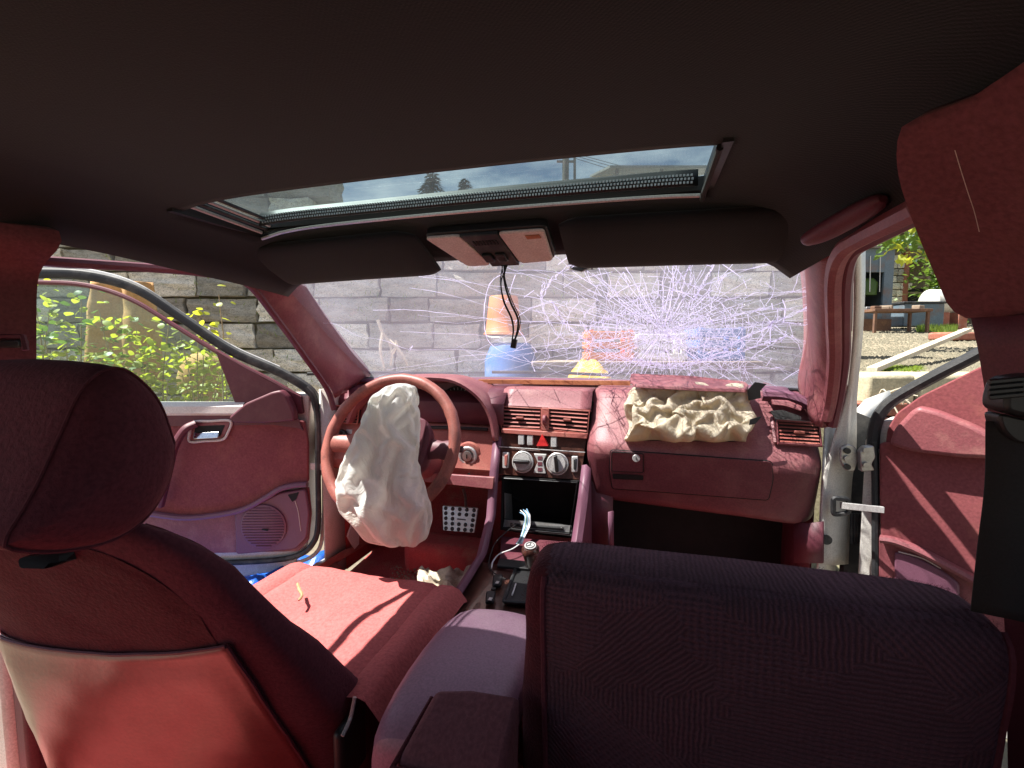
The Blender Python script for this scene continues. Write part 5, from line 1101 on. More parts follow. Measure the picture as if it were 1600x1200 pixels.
# ================================================================== doors
class Door:
    def __init__(s, H, th, side):
        s.H = V((H[0], H[1], 0)); s.d = V((side * math.sin(th), -math.cos(th), 0)); s.n = V((-side * math.cos(th), -math.sin(th), 0))   # n: towards the cabin
    def pt(s, a, z, n=0): return s.H + s.d * a + V((0, 0, z)) + s.n * n
    def px(s, px, py, n=0):
        r = ray(px, py); t = ((s.H + s.n * n - CAM).dot(s.n)) / r.dot(s.n); return CAM + r * t
    def slab(s, name, pix, n0, n1, m, parent, r=.008, bevel=.002, label=None, sz=None):
        pts = [s.px(a, b, n0) for a, b in pix] if sz is None else [s.pt(a, z, n0) for a, z in sz]
        pts = rounded(pts, r) if r else pts; mb = MB(); mb.prism(pts, s.n * (n1 - n0)); return build(name, mb, M[m], parent, label, bevel=bevel)
    def tube(s, name, pix, n, r, m, parent, flat=1.0, closed=False, k=6, label=None):
        mb = MB(); mb.tube(spline([s.px(a, b, n) for a, b in pix], k, closed), r, 8, flat=flat, closed=closed, up=s.n); return build(name, mb, M[m], parent, label)
# ---- driver's door, wide open
LDr = Door((-.79, 1.29), R_(73), -1)
ld = part_empty('door', car, LDr.pt(.45, .3), 'wide open driver door with chrome handle and round speaker')
outer = [(500, 612), (497, 700), (497, 835), (470, 872), (395, 884), (230, 892), (100, 892), (100, 640), (380, 640), (440, 612)]
LDr.slab('door_shell', outer, -.10, -.012, 'paint', ld, .01, .004)
# seal and painted edge
LDr.tube('door_gasket', [(478, 606), (490, 622), (496, 660), (497, 740), (497, 820), (488, 850), (465, 868), (420, 876), (330, 880)], .002, .010, 'rubber', ld)
LDr.tube('door_edge_strip', [(500, 640), (505, 700), (505, 820), (492, 866), (440, 884), (380, 890)], -.03, .007, 'paint', ld)
# window frame
fo = [(497, 640), (486, 612), (440, 583), (360, 547), (285, 497), (215, 452), (140, 431), (58, 427), (-20, 427)]
LDr.tube('window_frame', fo, -.02, .017, 'rubber', ld, flat=.8, label='black rubber edged window frame of the driver door')
LDr.tube('frame_gleam_strip', [(x - 3, y - 9) for x, y in fo[2:]], -.03, .005, 'silver', ld)
LDr.tube('frame_lining', [(470, 622), (430, 598), (350, 556), (275, 510), (205, 468), (135, 446), (58, 441), (-20, 440)], -.004, .008, 'vinyl_dark', ld)
# glass, corner panel
LDr.slab('window_pane', [(-20, 436), (60, 442), (135, 447), (205, 470), (275, 512), (343, 552), (376, 640), (-20, 640)], -.034, -.030, 'side_glass', ld, 0, 0, label='dusty greenish driver side window')
LDr.slab('mirror_panel', [(343, 547), (420, 592), (474, 618), (478, 645), (378, 640)], -.02, .004, 'vinyl_dark', ld, .006, .002)
# lining: top rail, upper vinyl, cloth, lower part
mb = MB(); a_ = [LDr.px(x, 634, 0) for x in np.linspace(60, 384, 10)]; mb.loft([[p + LDr.n * -.02 + V((0, 0, .012)), p + LDr.n * .006 + V((0, 0, .012)), p + LDr.n * .022, p + LDr.n * .026 + V((0, 0, -.022)), p + V((0, 0, -.03)) + LDr.n * .02] for p in a_]); build('top_rail', mb, M['cream'], ld, 'pale dusty top rail of the driver door')
LDr.slab('upper_lining', [(60, 645), (386, 645), (400, 640), (470, 655), (478, 672), (472, 668), (430, 662), (60, 668)], 0, .020, 'vinyl_dark', ld, .004, .004)
mb = MB(); pc_ = [(366, 650), (392, 628), (432, 611), (446, 608), (456, 618), (466, 640), (468, 655), (420, 659), (372, 658)]; mb.prism(rounded([LDr.px(a, b, .012) for a, b in pc_], .01), LDr.n * .035); build('corner_pad', mb, M['vinyl_dark'], ld, 'plum vinyl pad in the front corner of the driver door', bevel=.012, seg=3)
cl = [(478, 656), (484, 690), (484, 752), (462, 757), (430, 770), (395, 787), (370, 797), (300, 806), (220, 800), (60, 800), (60, 664), (300, 662), (350, 655), (372, 662)]
LDr.slab('cloth_panel', cl, 0, .014, 'door_cloth', ld, .01, .004, label='burgundy cloth panel of the driver door with scuffs')
LDr.tube('pocket_rim', [(480, 757), (462, 758), (438, 764), (415, 778), (385, 794), (350, 803), (290, 809), (225, 802), (150, 800)], .022, .0095, 'vinyl_purple', ld, flat=1.3)
LDr.slab('lower_lining', [(484, 760), (488, 800), (484, 842), (468, 860), (372, 862), (100, 868), (100, 800), (290, 806), (370, 795), (420, 772)], -.004, .004, 'vinyl', ld, .006, .002)
sp = [(402, 787), (440, 768), (480, 762), (486, 800), (482, 838), (464, 856), (372, 864), (370, 800)]
LDr.slab('speaker_panel', sp, .004, .018, 'vinyl_purple', ld, .012, .005, label='lilac speaker panel in the door pocket')
c = LDr.px(413, 822, .018); mb = MB(); mb.lathe(c, LDr.n, [(.076, 0), (.076, .006), (.072, .008), (.001, .009)], 36); spk = build('speaker_grille', mb, M['vinyl_purple'], ld)
for k in range(15):
    h = -.066 + k * .0094; w = math.sqrt(max(0, .071 ** 2 - h * h)); mb = MB(); e = LDr.d
    mb.tube([c + LDr.n * .009 + e * w + V((0, 0, h)), c + LDr.n * .010 - e * w + V((0, 0, h))], .0017, 5); build('grille_slat', mb, M['vinyl_dark'], ld)
mb = MB(); mb.box(c + LDr.n * .012 + V((0, 0, -.008)) - LDr.d * .008, (.024, .004, .004)); build('grille_tear', mb, M['void'], ld, smooth=False)
LDr.slab('pocket_hole', [(450, 773), (467, 769), (463, 780), (457, 784)], .018, .020, 'void', ld, .002, 0)
LDr.tube('stitch_line', [(461, 783), (466, 800), (470, 830)], .019, .0012, 'cream', ld)
# handle
hb = [(300, 660), (362, 658), (356, 676), (348, 687), (298, 689), (294, 680)]
LDr.slab('handle_cup', hb, .014, .022, 'vinyl', ld, .008, .003)
LDr.slab('handle_recess', [(306, 666), (352, 664), (344, 682), (302, 684)], .022, .0235, 'void', ld, .006, 0)
LDr.tube('handle_rim', [(300, 660), (330, 658), (360, 658), (356, 676), (347, 687), (320, 689), (297, 690), (297, 675)], .023, .0042, 'cream', ld, closed=True)
mb = MB(); q0 = LDr.px(305, 683, .03); mb.prism(rounded([LDr.px(304, 676, .026), LDr.px(343, 674, .026), LDr.px(341, 684, .036), LDr.px(303, 686, .036)], .003), LDr.n * .004); build('pull_handle', mb, M['chrome'], ld, 'chrome inner door pull', bevel=.002)
mb = MB(); mb.tube(spline([LDr.px(306, 662, .03), LDr.px(288, 672, .05), LDr.px(272, 700, .06), LDr.px(262, 740, .06), LDr.px(250, 790, .05)], 8), .016, 10, flat=.8); build('door_armrest', mb, M['vinyl_dark'], ld, 'plum pull grip of the driver door')
# hinges and strap, driver's side
for (x, y) in ((516, 804), (520, 690)):
    for dy in (-9, 9):
        mb = MB(); mb.disc(P(x, y + dy, x=-.79), (1, -.6, 0), .008, .008, 12); build('hinge_bolt', mb, M['metal'], ld)
    mb = MB(); mb.box(P(x + 2, y, x=-.795), (.03, .03, .06)); build('hinge', mb, M['metal'], ld, bevel=.005)
LDr.slab('check_strap', [(486, 723), (520, 725), (520, 735), (486, 733)], .0, .006, 'cream', ld, 0, .001)

# ---- passenger's door, ajar
RDr = Door((.835, 1.285), R_(57), 1)
rd = part_empty('door', car, RDr.pt(.45, .3), 'half open passenger door, sunlit burgundy lining')
RDr.slab('door_shell', [], -.10, -.012, 'paint', rd, .01, .004, sz=[(-.01, .30), (1.02, .30), (1.06, .95), (.02, .95), (-.012, .90)])
RDr.tube('window_frame', [(1364, 700), (1366, 672), (1376, 645), (1400, 622), (1460, 588), (1530, 552), (1640, 490), (1700, 470)], -.005, .013, 'rubber', rd, flat=.9, label='black rubber edged window frame of the passenger door')
RDr.tube('door_gasket', [(1366, 690), (1368, 760), (1368, 840), (1368, 920)], .002, .008, 'rubber', rd)
RDr.slab('mirror_panel', [(1384, 700), (1388, 670), (1402, 645), (1440, 618), (1530, 574), (1660, 520), (1660, 730), (1400, 702)], -.004, .006, 'door_cloth', rd, .01, .003, label='sunlit red corner panel above the door grip')
RDr.slab('window_pane', [], -.034, -.030, 'side_glass', rd, 0, 0, sz=[(.35, .96), (1.0, .96), (.98, 1.36), (.6, 1.36), (.38, 1.22)])
RDr.slab('cloth_panel', [(1376, 692), (1384, 690), (1450, 694), (1660, 700), (1660, 980), (1530, 912), (1470, 876), (1440, 862), (1378, 838), (1376, 760)], 0, .014, 'door_cloth', rd, .01, .005, label='burgundy velour panel of the passenger door crossed by a slanting shadow')
gp_ = [(1394, 692), (1402, 668), (1428, 640), (1440, 633), (1470, 640), (1530, 664), (1566, 684), (1578, 702), (1566, 714), (1500, 711), (1430, 703)]
mb = MB(); mb.prism(rounded([RDr.px(a, b, .012) for a, b in gp_], .012), RDr.n * .038); build('corner_pad', mb, M['vinyl'], rd, 'glossy burgundy vinyl pad in the front corner of the passenger door', bevel=.014, seg=3)
RDr.slab('grip_plug', [(1568, 708), (1580, 710), (1576, 726), (1568, 722)], .02, .03, 'cream', rd, .002, .001)
RDr.slab('lower_lining', [(1374, 838), (1400, 838), (1440, 852), (1500, 880), (1560, 915), (1660, 970), (1660, 1100), (1374, 1100)], -.002, .006, 'vinyl', rd, .004, .002)
RDr.tube('pocket_rim', [(1376, 842), (1400, 846), (1440, 862), (1490, 888), (1545, 918), (1620, 960)], .018, .010, 'vinyl', rd, flat=1.3)
RDr.slab('speaker_panel', [(1398, 860), (1430, 868), (1470, 888), (1500, 910), (1500, 1000), (1400, 1000)], .006, .014, 'vinyl_purple', rd, .01, .004)
RDr.tube('stitch_line', [(1404, 862), (1440, 872), (1470, 888)], .016, .0014, 'cream', rd)

# ================================================================== outside
def W(px, py, d): return P(px, py, d=d)      # a point on a sight line at a given distance ahead
ROTV = Matrix.Rotation(YAW, 3, 'Z')
# ---- stone wall: dressed blocks in courses, each its own piece
WD = 4.3
wall = thing('stone_wall', 'tall mossy wall of grey limestone blocks beyond the driver door and bonnet', 'wall', tuple(CAM * V((1, 1, 0)) + _F0 * WD) if False else (0, 0, 0))
def wl(u, z, h=0): return V((CAM.x, CAM.y, 0)) + _F0 * (WD - h) + _Rv * u + V((0, 0, z))
random.seed(11)
protos = []
for k in range(8):
    bm = bmesh.new(); bmesh.ops.create_cube(bm, size=1); bmesh.ops.subdivide_edges(bm, edges=bm.edges[:], cuts=3, use_grid_fill=True)
    for v in bm.verts:
        p = v.co.copy(); e = sum(1 for c in p if abs(abs(c) - .5) < .01)
        v.co += V((noise.noise(p * 3 + V((k * 9, 0, 0))), noise.noise(p * 3 + V((0, k * 9, 4))) * 1.6, noise.noise(p * 3 + V((4, 1, k * 9))))) * .055
        if e >= 2: v.co *= V((.985, .93, .965))
    me = bpy.data.meshes.new('stone_block'); bm.to_mesh(me); bm.free(); me.materials.append(M['stone']); protos.append(me)
nblk = 0
z = .28; row = 0
while z < 2.75:
    h = random.uniform(.19, .235); u = -6.3 + random.uniform(-.3, 0)
    while u < (2.75 if z < 2.10 else -2.05):
        L = random.uniform(.34, .68); me = random.choice(protos); o = bpy.data.objects.new('stone_block', me); COL.objects.link(o); o.parent = wall
        o.location = wl(u + L / 2, z + h / 2, random.uniform(-.02, .03)); o.rotation_euler = (random.uniform(-.03, .03), random.uniform(-.015, .015), YAW + random.uniform(-.03, .03)); o.scale = (L - .014, .30, h - .014); u += L; nblk += 1
    z += h; row += 1
mb = MB(); mb.prism([wl(-6.5, 0, .09), wl(2.8, 0, .09), wl(2.8, 2.12, .09), wl(-6.5, 2.12, .09)], _F0 * .25); build('mortar_core', mb, M['mortar'], wall, smooth=False)
mb = MB()
for i in range(1600):      # moss and grass in the joints and along the top
    u = random.uniform(-6, 2.7); zz = random.uniform(.3, 2.2); p = wl(u, zz, .17); d = V((random.uniform(-.03, .03), random.uniform(-.03, .01), random.uniform(.01, .06))); s = _Rv * .004; mb.add([p - s, p + s, p + d], [(0, 1, 2)])
build('moss', mb, M['grass'], wall, kind='stuff', smooth=False)

# ---- leafy shrubs before the wall, seen through the driver's window
def leaf_mesh(name, m, l=.07, w=.028):
    mb = MB(); rows = []
    for i in range(5):
        t = i / 4; hw = w * math.sin(math.pi * min(1, t * .92 + .06)) ** .8; rows.append([V((-hw, t * l, .010 * math.sin(t * 3) - .25 * hw)), V((0, t * l, .010 * math.sin(t * 3) - .004)), V((hw, t * l, .010 * math.sin(t * 3) - .25 * hw))])
    mb.loft(rows); me = bpy.data.meshes.new(name); me.from_pydata(mb.v, [], mb.f); me.materials.append(M[m]); me.polygons.foreach_set('use_smooth', [True] * len(me.polygons)); return me
lm = [leaf_mesh('leaf', 'leaf'), leaf_mesh('leaf', 'leaf', .085, .026), leaf_mesh('leaf', 'leaf_green', .075, .03)]
def shrub(base, stems, nleaf, spread, label, mix=(0, 0, 1, 2), hmin=.2, group=None, size=.62):
    t = thing('shrub', label, 'shrub', tuple(base), group)
    tips = []
    for (dx, dz) in stems:
        e = V(base) + _Rv * dx + V((0, 0, dz)) + _F0 * random.uniform(-.1, .1); m_ = V(base).lerp(e, .55) + _Rv * random.uniform(-.08, .08) + V((0, 0, .05)); path = spline([V(base), m_, e], 8); mb = MB(); mb.tube(path, [lerp(.008, .002, i / (len(path) - 1)) for i in range(len(path))], 5); build('stem', mb, M['twig'], t); tips.append(path)
    for i in range(nleaf):
        path = random.choice(tips); p = path[random.randrange(int(len(path) * hmin), len(path))] + V((random.uniform(-1, 1), random.uniform(-1, 1), random.uniform(-.8, 1))) * spread
        o = bpy.data.objects.new('leaf', lm[random.choice(mix)]); COL.objects.link(o); o.parent = t; o.location = p - V(base); o.rotation_euler = (random.uniform(-.6, .9), random.uniform(-.8, .8), random.uniform(0, 6.28)); s = random.uniform(.7, 1.35) * size; o.scale = (s, s, s)
    return t
random.seed(31)
D1 = 2.9
def gb(px): q = W(px, 700, D1); return (q.x, q.y, .05)
shrub(gb(75), [(-.15, 1.35), (.0, 1.55), (.15, 1.3), (.22, 1.1), (-.25, 1.2)], 280, .13, 'yellow green leafy shrub at the near end of the driver window', (0, 1, 0, 2))
shrub(gb(185), [(-.2, 1.0), (.05, 1.12), (.2, .95), (0, 1.3)], 280, .13, 'broad low shrub before the orange cloth beyond the driver window', (0, 1, 2))
shrub(gb(275), [(-.15, 1.05), (0, 1.25), (.16, 1.1), (.25, .95)], 280, .12, 'bright yellowish shrub in the middle of the driver window', (0, 0, 1))
shrub(gb(335), [(-.05, 1.25), (.1, 1.15), (.05, 1.4)], 60, .08, 'small shrub showing above the driver door frame', (0, 0, 1), .5)
shrub(gb(125), [(-.1, 1.2), (.08, 1.4), (.2, 1.15), (-.2, 1.0)], 280, .12, 'thin leafy shrub between the pillar and the orange cloth', (0, 1, 2, 2))
shrub(gb(235), [(-.12, .95), (.1, 1.1), (0, 1.2), (.2, .9)], 280, .12, 'dense low shrub right under the orange cloth', (0, 0, 1, 2))
shrub(gb(305), [(-.12, .9), (.1, 1.05), (0, 1.15)], 240, .10, 'yellow green shrub around the wrapped bundle', (0, 0, 1))
# orange cloth hung on the wall
mb = MB(); rr = []
for i in range(20):
    r = []
    for j in range(24):
        u, v = i / 19, j / 23; q = W(lerp(142, 232 + 30 * v, u), lerp(440, 600, v), 3.55); r.append(q - _F0 * (.05 * math.sin(u * 11 + 2 * v) + .03 * fbm(V((u * 4, v * 3, 1)), 3)))
    rr.append(r)
mb.loft(rr); tag(build('hanging_cloth', mb, M['cloth_orange'], None, solid=.004), 'faded orange cloth hanging behind the shrubs beyond the driver window', 'cloth')
mb = MB(); q = W(318, 590, 3.4); rr = []
for i in range(9):
    a = math.pi * i / 8; rr.append([q + _Rv * .17 * math.sin(a) * math.cos(b) * (1 + .25 * fbm(V((i, b, 1)), 2)) + V((0, 0, .19 * math.cos(a))) + _F0 * .14 * math.sin(a) * math.sin(b) for b in np.linspace(0, 2 * math.pi, 14, endpoint=False)])
mb.loft(rr, wrap=True, caps=True); mb2 = MB(); mb2.tube([q + V((0, 0, -.1)), V((q.x, q.y, 0))], .12, 12); mb.add(mb2.v, mb2.f); tag(build('wrapped_sack', mb, M['cloth_orange'], None), 'orange wrapped bundle at the foot of the driver window', 'bundle')
# blue crumpled sheet on the ground under the open door
mb = MB(); rr = []
for i in range(40):
    r = []
    for j in range(30):
        q = V((lerp(-1.75, -.84, i / 39), lerp(.80, 1.6, j / 29), 0)); r.append(q + V((0, 0, .24 * min(1, i / 5, (39 - i) / 3 + .6, j / 4, (29 - j) / 4) + .10 * abs(fbm(V((q.x * 4, q.y * 4, 3)), 4)) + .05 * (1 - abs(noise.noise(V((q.x * 7, q.y * 7, 1))))))))
    rr.append(r)
mb.loft(rr); tag(build('blue_sheet', mb, M['blue_tarp'], None, solid=.002, angle=70), 'shiny crumpled blue plastic sheet on the ground under the driver door', 'plastic sheet')

# ---- things beyond the windscreen
def lathe_thing(name, label, cat, base, prof, m, parts=()):
    t = thing(name, label, cat, tuple(base)); mb = MB(); mb.lathe(base, (0, 0, 1), prof, 24); build('body', mb, M[m], t)
    for nm, pr, mm in parts: mb = MB(); mb.lathe(base, (0, 0, 1), pr, 24); build(nm, mb, M[mm], t)
    return t
b0 = W(798, 520, 3.7); b0.z = 0
lathe_thing('barrel', 'blue plastic barrel standing against the stone wall ahead', 'barrel', b0, [(.18, 0), (.21, .10), (.21, .45), (.22, .5), (.21, .55), (.21, 1.02), (.17, 1.12), (.15, 1.16)], 'blue', [('hoop', [(.225, .36), (.23, .37), (.23, .40), (.225, .41)], 'blue'), ('hoop', [(.225, .76), (.23, .77), (.23, .80), (.225, .81)], 'blue'), ('lid', [(.16, 1.16), (.16, 1.20), (.05, 1.21)], 'white_plastic')])
b1 = V((b0.x - .06, b0.y, 1.22)); t = lathe_thing('bucket', 'orange plastic bucket upturned on the blue barrel', 'bucket', b1, [(.15, 0), (.155, .02), (.145, .03), (.13, .16), (.115, .30), (.11, .31), (.01, .312)], 'orange', [('rim', [(.158, .0), (.162, .008), (.158, .016)], 'orange')])
mb = MB(); mb.tube([b1 + V((.15 * math.cos(a), -.16 * math.sin(a) - .0, .03 - .05 * math.sin(a))) for a in np.linspace(0, math.pi, 14)], .004, 5); build('handle', mb, M['metal'], t)
def crate(name, label, c, size, m, rz=0):
    t = thing(name, label, 'crate', tuple(c)); Rz = Matrix.Rotation(rz, 3, 'Z'); sx, sy, sz = size
    for k in range(3):
        zz = sz * (k + .5) / 3
        for s in (-1, 1):
            mb = MB(); mb.box(V(c) + Rz @ V((0, s * sy / 2, zz)), (sx, .016, sz / 3 - .03), Rz); build('slat', mb, M[m], t, bevel=.003)
            mb = MB(); mb.box(V(c) + Rz @ V((s * sx / 2, 0, zz)), (.016, sy - .02, sz / 3 - .03), Rz); build('slat', mb, M[m], t, bevel=.003)
    for a in (-1, 1):
        for b in (-1, 1): mb = MB(); mb.box(V(c) + Rz @ V((a * (sx / 2 - .022), b * (sy / 2 - .022), sz / 2)), (.03, .03, sz), Rz); build('corner_post', mb, M[m], t)
    mb = MB(); mb.box(V(c) + V((0, 0, .01)), (sx - .02, sy - .02, .02), Rz); build('base_board', mb, M[m], t)
    return t
q = W(1000, 500, 3.6); zb = .0
mb = MB(); bt = thing('work_bench', 'plank bench along the stone wall ahead of the passenger', 'bench', (q.x, q.y, 0))
for k in range(3): mb = MB(); mb.box(V((q.x, q.y, 1.0)) + _F0 * (.16 * (k - 1)), (1.7, .15, .035), ROTV); build('plank', mb, M['wood'], bt, bevel=.004)
for a in (-.75, .75):
    for b in (-.2, .2): mb = MB(); mb.box(V((q.x, q.y, .49)) + _Rv * a + _F0 * b, (.06, .06, .98), ROTV); build('leg', mb, M['wood'], bt)
crate('crate', 'orange slatted crate on the bench ahead of the passenger', (V((q.x, q.y, 1.018)) - _Rv * .25), (.34, .26, .24), 'orange', .3)
crate('crate', 'white slatted crate on the bench beside the orange one', (V((q.x, q.y, 1.018)) + _Rv * .15), (.36, .26, .22), 'white_plastic', .2)
crate('crate', 'blue slatted crate at the far end of the bench', (V((q.x, q.y, 1.018)) + _Rv * .58), (.36, .26, .26), 'blue', .33)
# yellow sheet on the bonnet
mb = MB(); rr = []
for i in range(18):
    r = []
    for j in range(12): 
        q = V((lerp(-.02, .18, i / 17), lerp(1.92, 2.10, j / 11), .96)); e = math.sin(math.pi * i / 17) ** .6 * math.sin(math.pi * j / 11) ** .6; r.append(q + V((0, 0, .105 * e * (1 + .35 * fbm(V((i * .25, j * .3, 7)), 3)))))
    rr.append(r)
mb.loft(rr); tag(build('yellow_bag', mb, M['yellow'], None, solid=.002), 'crumpled yellow plastic bag on the bonnet behind the cracked glass', 'bag')
# dry branch lying on the cowl before the driver
bb = V((-.62, 1.98, .985)); br = thing('dry_branch', 'pale dry forked branch on the bonnet before the driver', 'branch', tuple(bb))
for pts in ([(590, 500), (598, 520), (608, 535), (612, 552), (610, 572)], [(598, 520), (594, 545), (600, 575)], [(608, 532), (622, 545), (632, 560), (637, 572)], [(612, 552), (620, 540), (618, 532)]):
    mb = MB(); pp_ = spline([W(a, b, 2.15) for a, b in pts], 5); mb.tube(pp_, [.009 - .004 * i / len(pp_) for i in range(len(pp_))], 6); build('twig', mb, M['pale_wood'], br)

# ---- raised yard on the passenger's side
YA = V((CAM.x, CAM.y, 0))
def yard(px, d): 
    """a point of the sloping yard straight below a sight line, d metres ahead"""
    q = W(px, 543, d); zz = interp([(2.6, .93), (3.2, .96), (6, 1.14), (14, 1.86), (40, 2.4)], d)[0]; return V((q.x, q.y, zz))
mb = MB(); ds_ = [2.75, 3.2, 4, 5, 6.5, 8, 10, 12, 14, 18, 25, 40]; mb.loft([[yard(px, d) for px in np.linspace(1300, 2600, 14)] for d in ds_]); o = build('yard_ground', mb, M['yard_soil'], None); o['kind'] = 'structure'
pebs = MB(); random.seed(9)
for i in range(14000):
    d = 2.9 * math.exp(random.random() * 1.75); p = yard(random.uniform(1290, 1640), d); s = random.uniform(.012, .032) * (.6 + d * .12); a = random.uniform(0, 3); rt = Matrix.Rotation(a, 3, 'Z')
    pebs.add([p + rt @ V(q) * s for q in ((-1, 0, -.2), (0, -.8, -.2), (1, .1, -.2), (.1, .9, -.2), (0, 0, .5))], [(0, 1, 4), (1, 2, 4), (2, 3, 4), (3, 0, 4)])
o = build('gravel', pebs, M['gravelmat'], None, kind='stuff', smooth=False); o['label'] = 'pale gravel covering the raised yard'; o['category'] = 'gravel'
gr = MB()
for i in range(2600):
    c_ = random.random()
    p = yard(random.uniform(1432, 1492), random.uniform(9, 13)) if c_ < .7 else yard(random.uniform(1385, 1440), random.uniform(3.1, 3.4)); s = random.uniform(.04, .16) if c_ < .7 else random.uniform(.01, .03); e = V((.02, 0, 0)) * (1 if c_ < .7 else .3); gr.add([p - e, p + e, p + V((random.uniform(-.05, .05), random.uniform(-.05, .05), s))], [(0, 1, 2)])
o = build('grass', gr, M['grass'], None, kind='stuff', smooth=False); o['label'] = 'bright green grass patch before the shed'; o['category'] = 'grass'
# kerb stones and bricks holding the yard's edge
kt = thing('kerb', 'lichened pale stone kerb at the edge of the raised yard', 'kerb', tuple(yard(1390, 2.75)))
for k, (a, b) in enumerate(((1322, 1395), (1397, 1470), (1472, 1560), (1562, 1680))):
    p, q = yard(a, 2.55 + .25 * 0), yard(b, 2.55); mb = MB(); d = (q - p); mid_ = (p + q) / 2; rz = math.atan2(d.y, d.x); mb.box(mid_ + V((0, 0, -.03)), (d.length - .01, .34, .16), Matrix.Rotation(rz, 3, 'Z')); build('kerb_stone', mb, M['kerb'], kt, bevel=.02, seg=3)
rt_ = thing('brick_retaining_wall', 'low red brick wall under the stone kerb', 'wall', tuple(V((yard(1390, 2.45).x, yard(1390, 2.45).y, 0))))
for c_ in range(9):
    zz = .80 - c_ * .075
    for k in range(8):
        p = yard(1335 + 52 * (k + .5 * (c_ % 2)), 2.42); p.z = zz; mb = MB(); mb.box(p, (.165, .11, .065), ROTV); build('brick', mb, M['brick'], rt_, bevel=.006)
mb = MB(); p0, p1 = yard(1320, 2.50), yard(1700, 2.50); mb.prism([V((p0.x, p0.y, 0)), V((p1.x, p1.y, 0)), V((p1.x, p1.y, .86)), V((p0.x, p0.y, .86))], _F0 * .3); build('mortar_core', mb, M['mortar'], rt_, smooth=False)
# pale lath lying across the gravel
a, b = W(1362, 582, 3.0), W(1512, 518, 4.6); mb = MB(); d = (b - a).normalized(); s = d.cross(V((0, 0, 1))).normalized() * .03; mb.prism([a - s, a + s, b + s, b - s], (0, 0, .035)); tag(build('lath', mb, M['pale_wood'], None, bevel=.004), 'long pale wooden lath lying across the gravel', 'plank')
random.seed(17)
for k in range(7):
    mb = MB(); p = yard(1340 + random.uniform(0, 55), 2.5) + V((0, -.16, -.10)); mb.tube(spline([p, p + V((random.uniform(-.1, .1), -.05, random.uniform(.02, .09))), p + V((random.uniform(-.2, .2), -.1, random.uniform(-.08, .06)))], 5), .0035, 5); tag(build('straw', mb, M['pale_wood'], None), 'dry straw stalk lying on the bricks under the kerb', 'straw', 'straws on the brick ledge')
# blue-grey booth
def rel(p, u, v, z): return p + _Rv * u + _F0 * v + V((0, 0, z))
SB = 9.5
B = yard(1352, SB); bo = thing('steel_booth', 'blue grey steel booth with dark hatch at the yard edge', 'booth', tuple(B))
bw, bh = .98, 1.42
for (u0, u1, z0, z1) in ((-bw / 2, -.12, .0, bh), (-.12, .30, .95, bh), (.30, bw / 2, 0, bh), (-.12, .30, 0, .16)):
    mb = MB(); mb.prism([rel(B, u0, 0, z0 + .25), rel(B, u1, 0, z0 + .25), rel(B, u1, 0, z1 + .25), rel(B, u0, 0, z1 + .25)], _F0 * .05); build('sheet_panel', mb, M['booth'], bo, bevel=.004)
for u in (-bw / 2, bw / 2 - .04): mb = MB(); mb.prism([rel(B, u, .05, .25), rel(B, u + .04, .05, .25), rel(B, u + .04, .05, bh + .25), rel(B, u, .05, bh + .25)], _F0 * 1.2); build('side_wall', mb, M['booth'], bo)
mb = MB(); mb.prism([rel(B, -bw / 2, 1.25, .25), rel(B, bw / 2, 1.25, .25), rel(B, bw / 2, 1.25, bh + .25), rel(B, -bw / 2, 1.25, bh + .25)], _F0 * .04); build('back_wall', mb, M['booth'], bo)
mb = MB(); mb.prism([rel(B, -bw / 2 - .08, -.1, bh + .25), rel(B, bw / 2 + .08, -.1, bh + .25), rel(B, bw / 2 + .08, 1.35, bh + .32), rel(B, -bw / 2 - .08, 1.35, bh + .32)], (0, 0, .05)); build('roof', mb, M['roofing'], bo)
mb = MB(); mb.prism([rel(B, -bw / 2, -.02, .0), rel(B, bw / 2, -.02, .0), rel(B, bw / 2, -.02, .25), rel(B, -bw / 2, -.02, .25)], _F0 * 1.2); build('base', mb, M['rust'], bo)
for u in (-.02, .18): mb = MB(); mb.tube([rel(B, u, -.02, bh + .1), rel(B, u + .02, -.03, .8)], .008, 5); build('hanging_cable', mb, M['wire_w'], bo)
mb = MB(); c = rel(B, .1, .2, .75)
mb.lathe(c, (0, 0, 1), [(.18, 0), (.19, .25), (.12, .34)], 12); build('green_machine', mb, M['leaf_green'], bo)
# stone shed with flat roof
S0 = yard(1432, 13.0); sh = thing('stone_shed', 'dark open stone shed under a sagging flat roof', 'shed', tuple(S0))
random.seed(23)
for r_ in range(10):
    zz = .1 + r_ * .19; u = -1.3
    while u < -.62:
        L = random.uniform(.2, .36); o = bpy.data.objects.new('stone', random.choice(protos)); COL.objects.link(o); o.parent = sh; o.location = V((0, 0, zz)) + _Rv * (u + L / 2); o.rotation_euler = (0, 0, YAW); o.scale = (L - .02, .3, .17); u += L
mb = MB(); mb.prism([rel(S0, -1.4, 1.5, 0), rel(S0, 1.7, 1.5, 0), rel(S0, 1.7, 1.5, 2.0), rel(S0, -1.4, 1.5, 2.0)], _F0 * .2); build('back_wall', mb, M['mortar'], sh)
for u in (-.55, .1, 1.4): mb = MB(); mb.box(rel(S0, u, -.1, 1.0), (.13, .13, 2.0), ROTV); build('post', mb, M['brick' if u < 0 else 'wood'], sh)
for k in range(9):
    u = -1.6 + k * .38; mb = MB(); mb.prism([rel(S0, u, -.5, 2.0 + .03 * math.sin(k)), rel(S0, u + .37, -.5, 2.0 + .03 * math.sin(k + 1)), rel(S0, u + .37, 1.8, 2.15), rel(S0, u, 1.8, 2.15)], (0, 0, .06)); build('roof_sheet', mb, M['roofing'], sh)
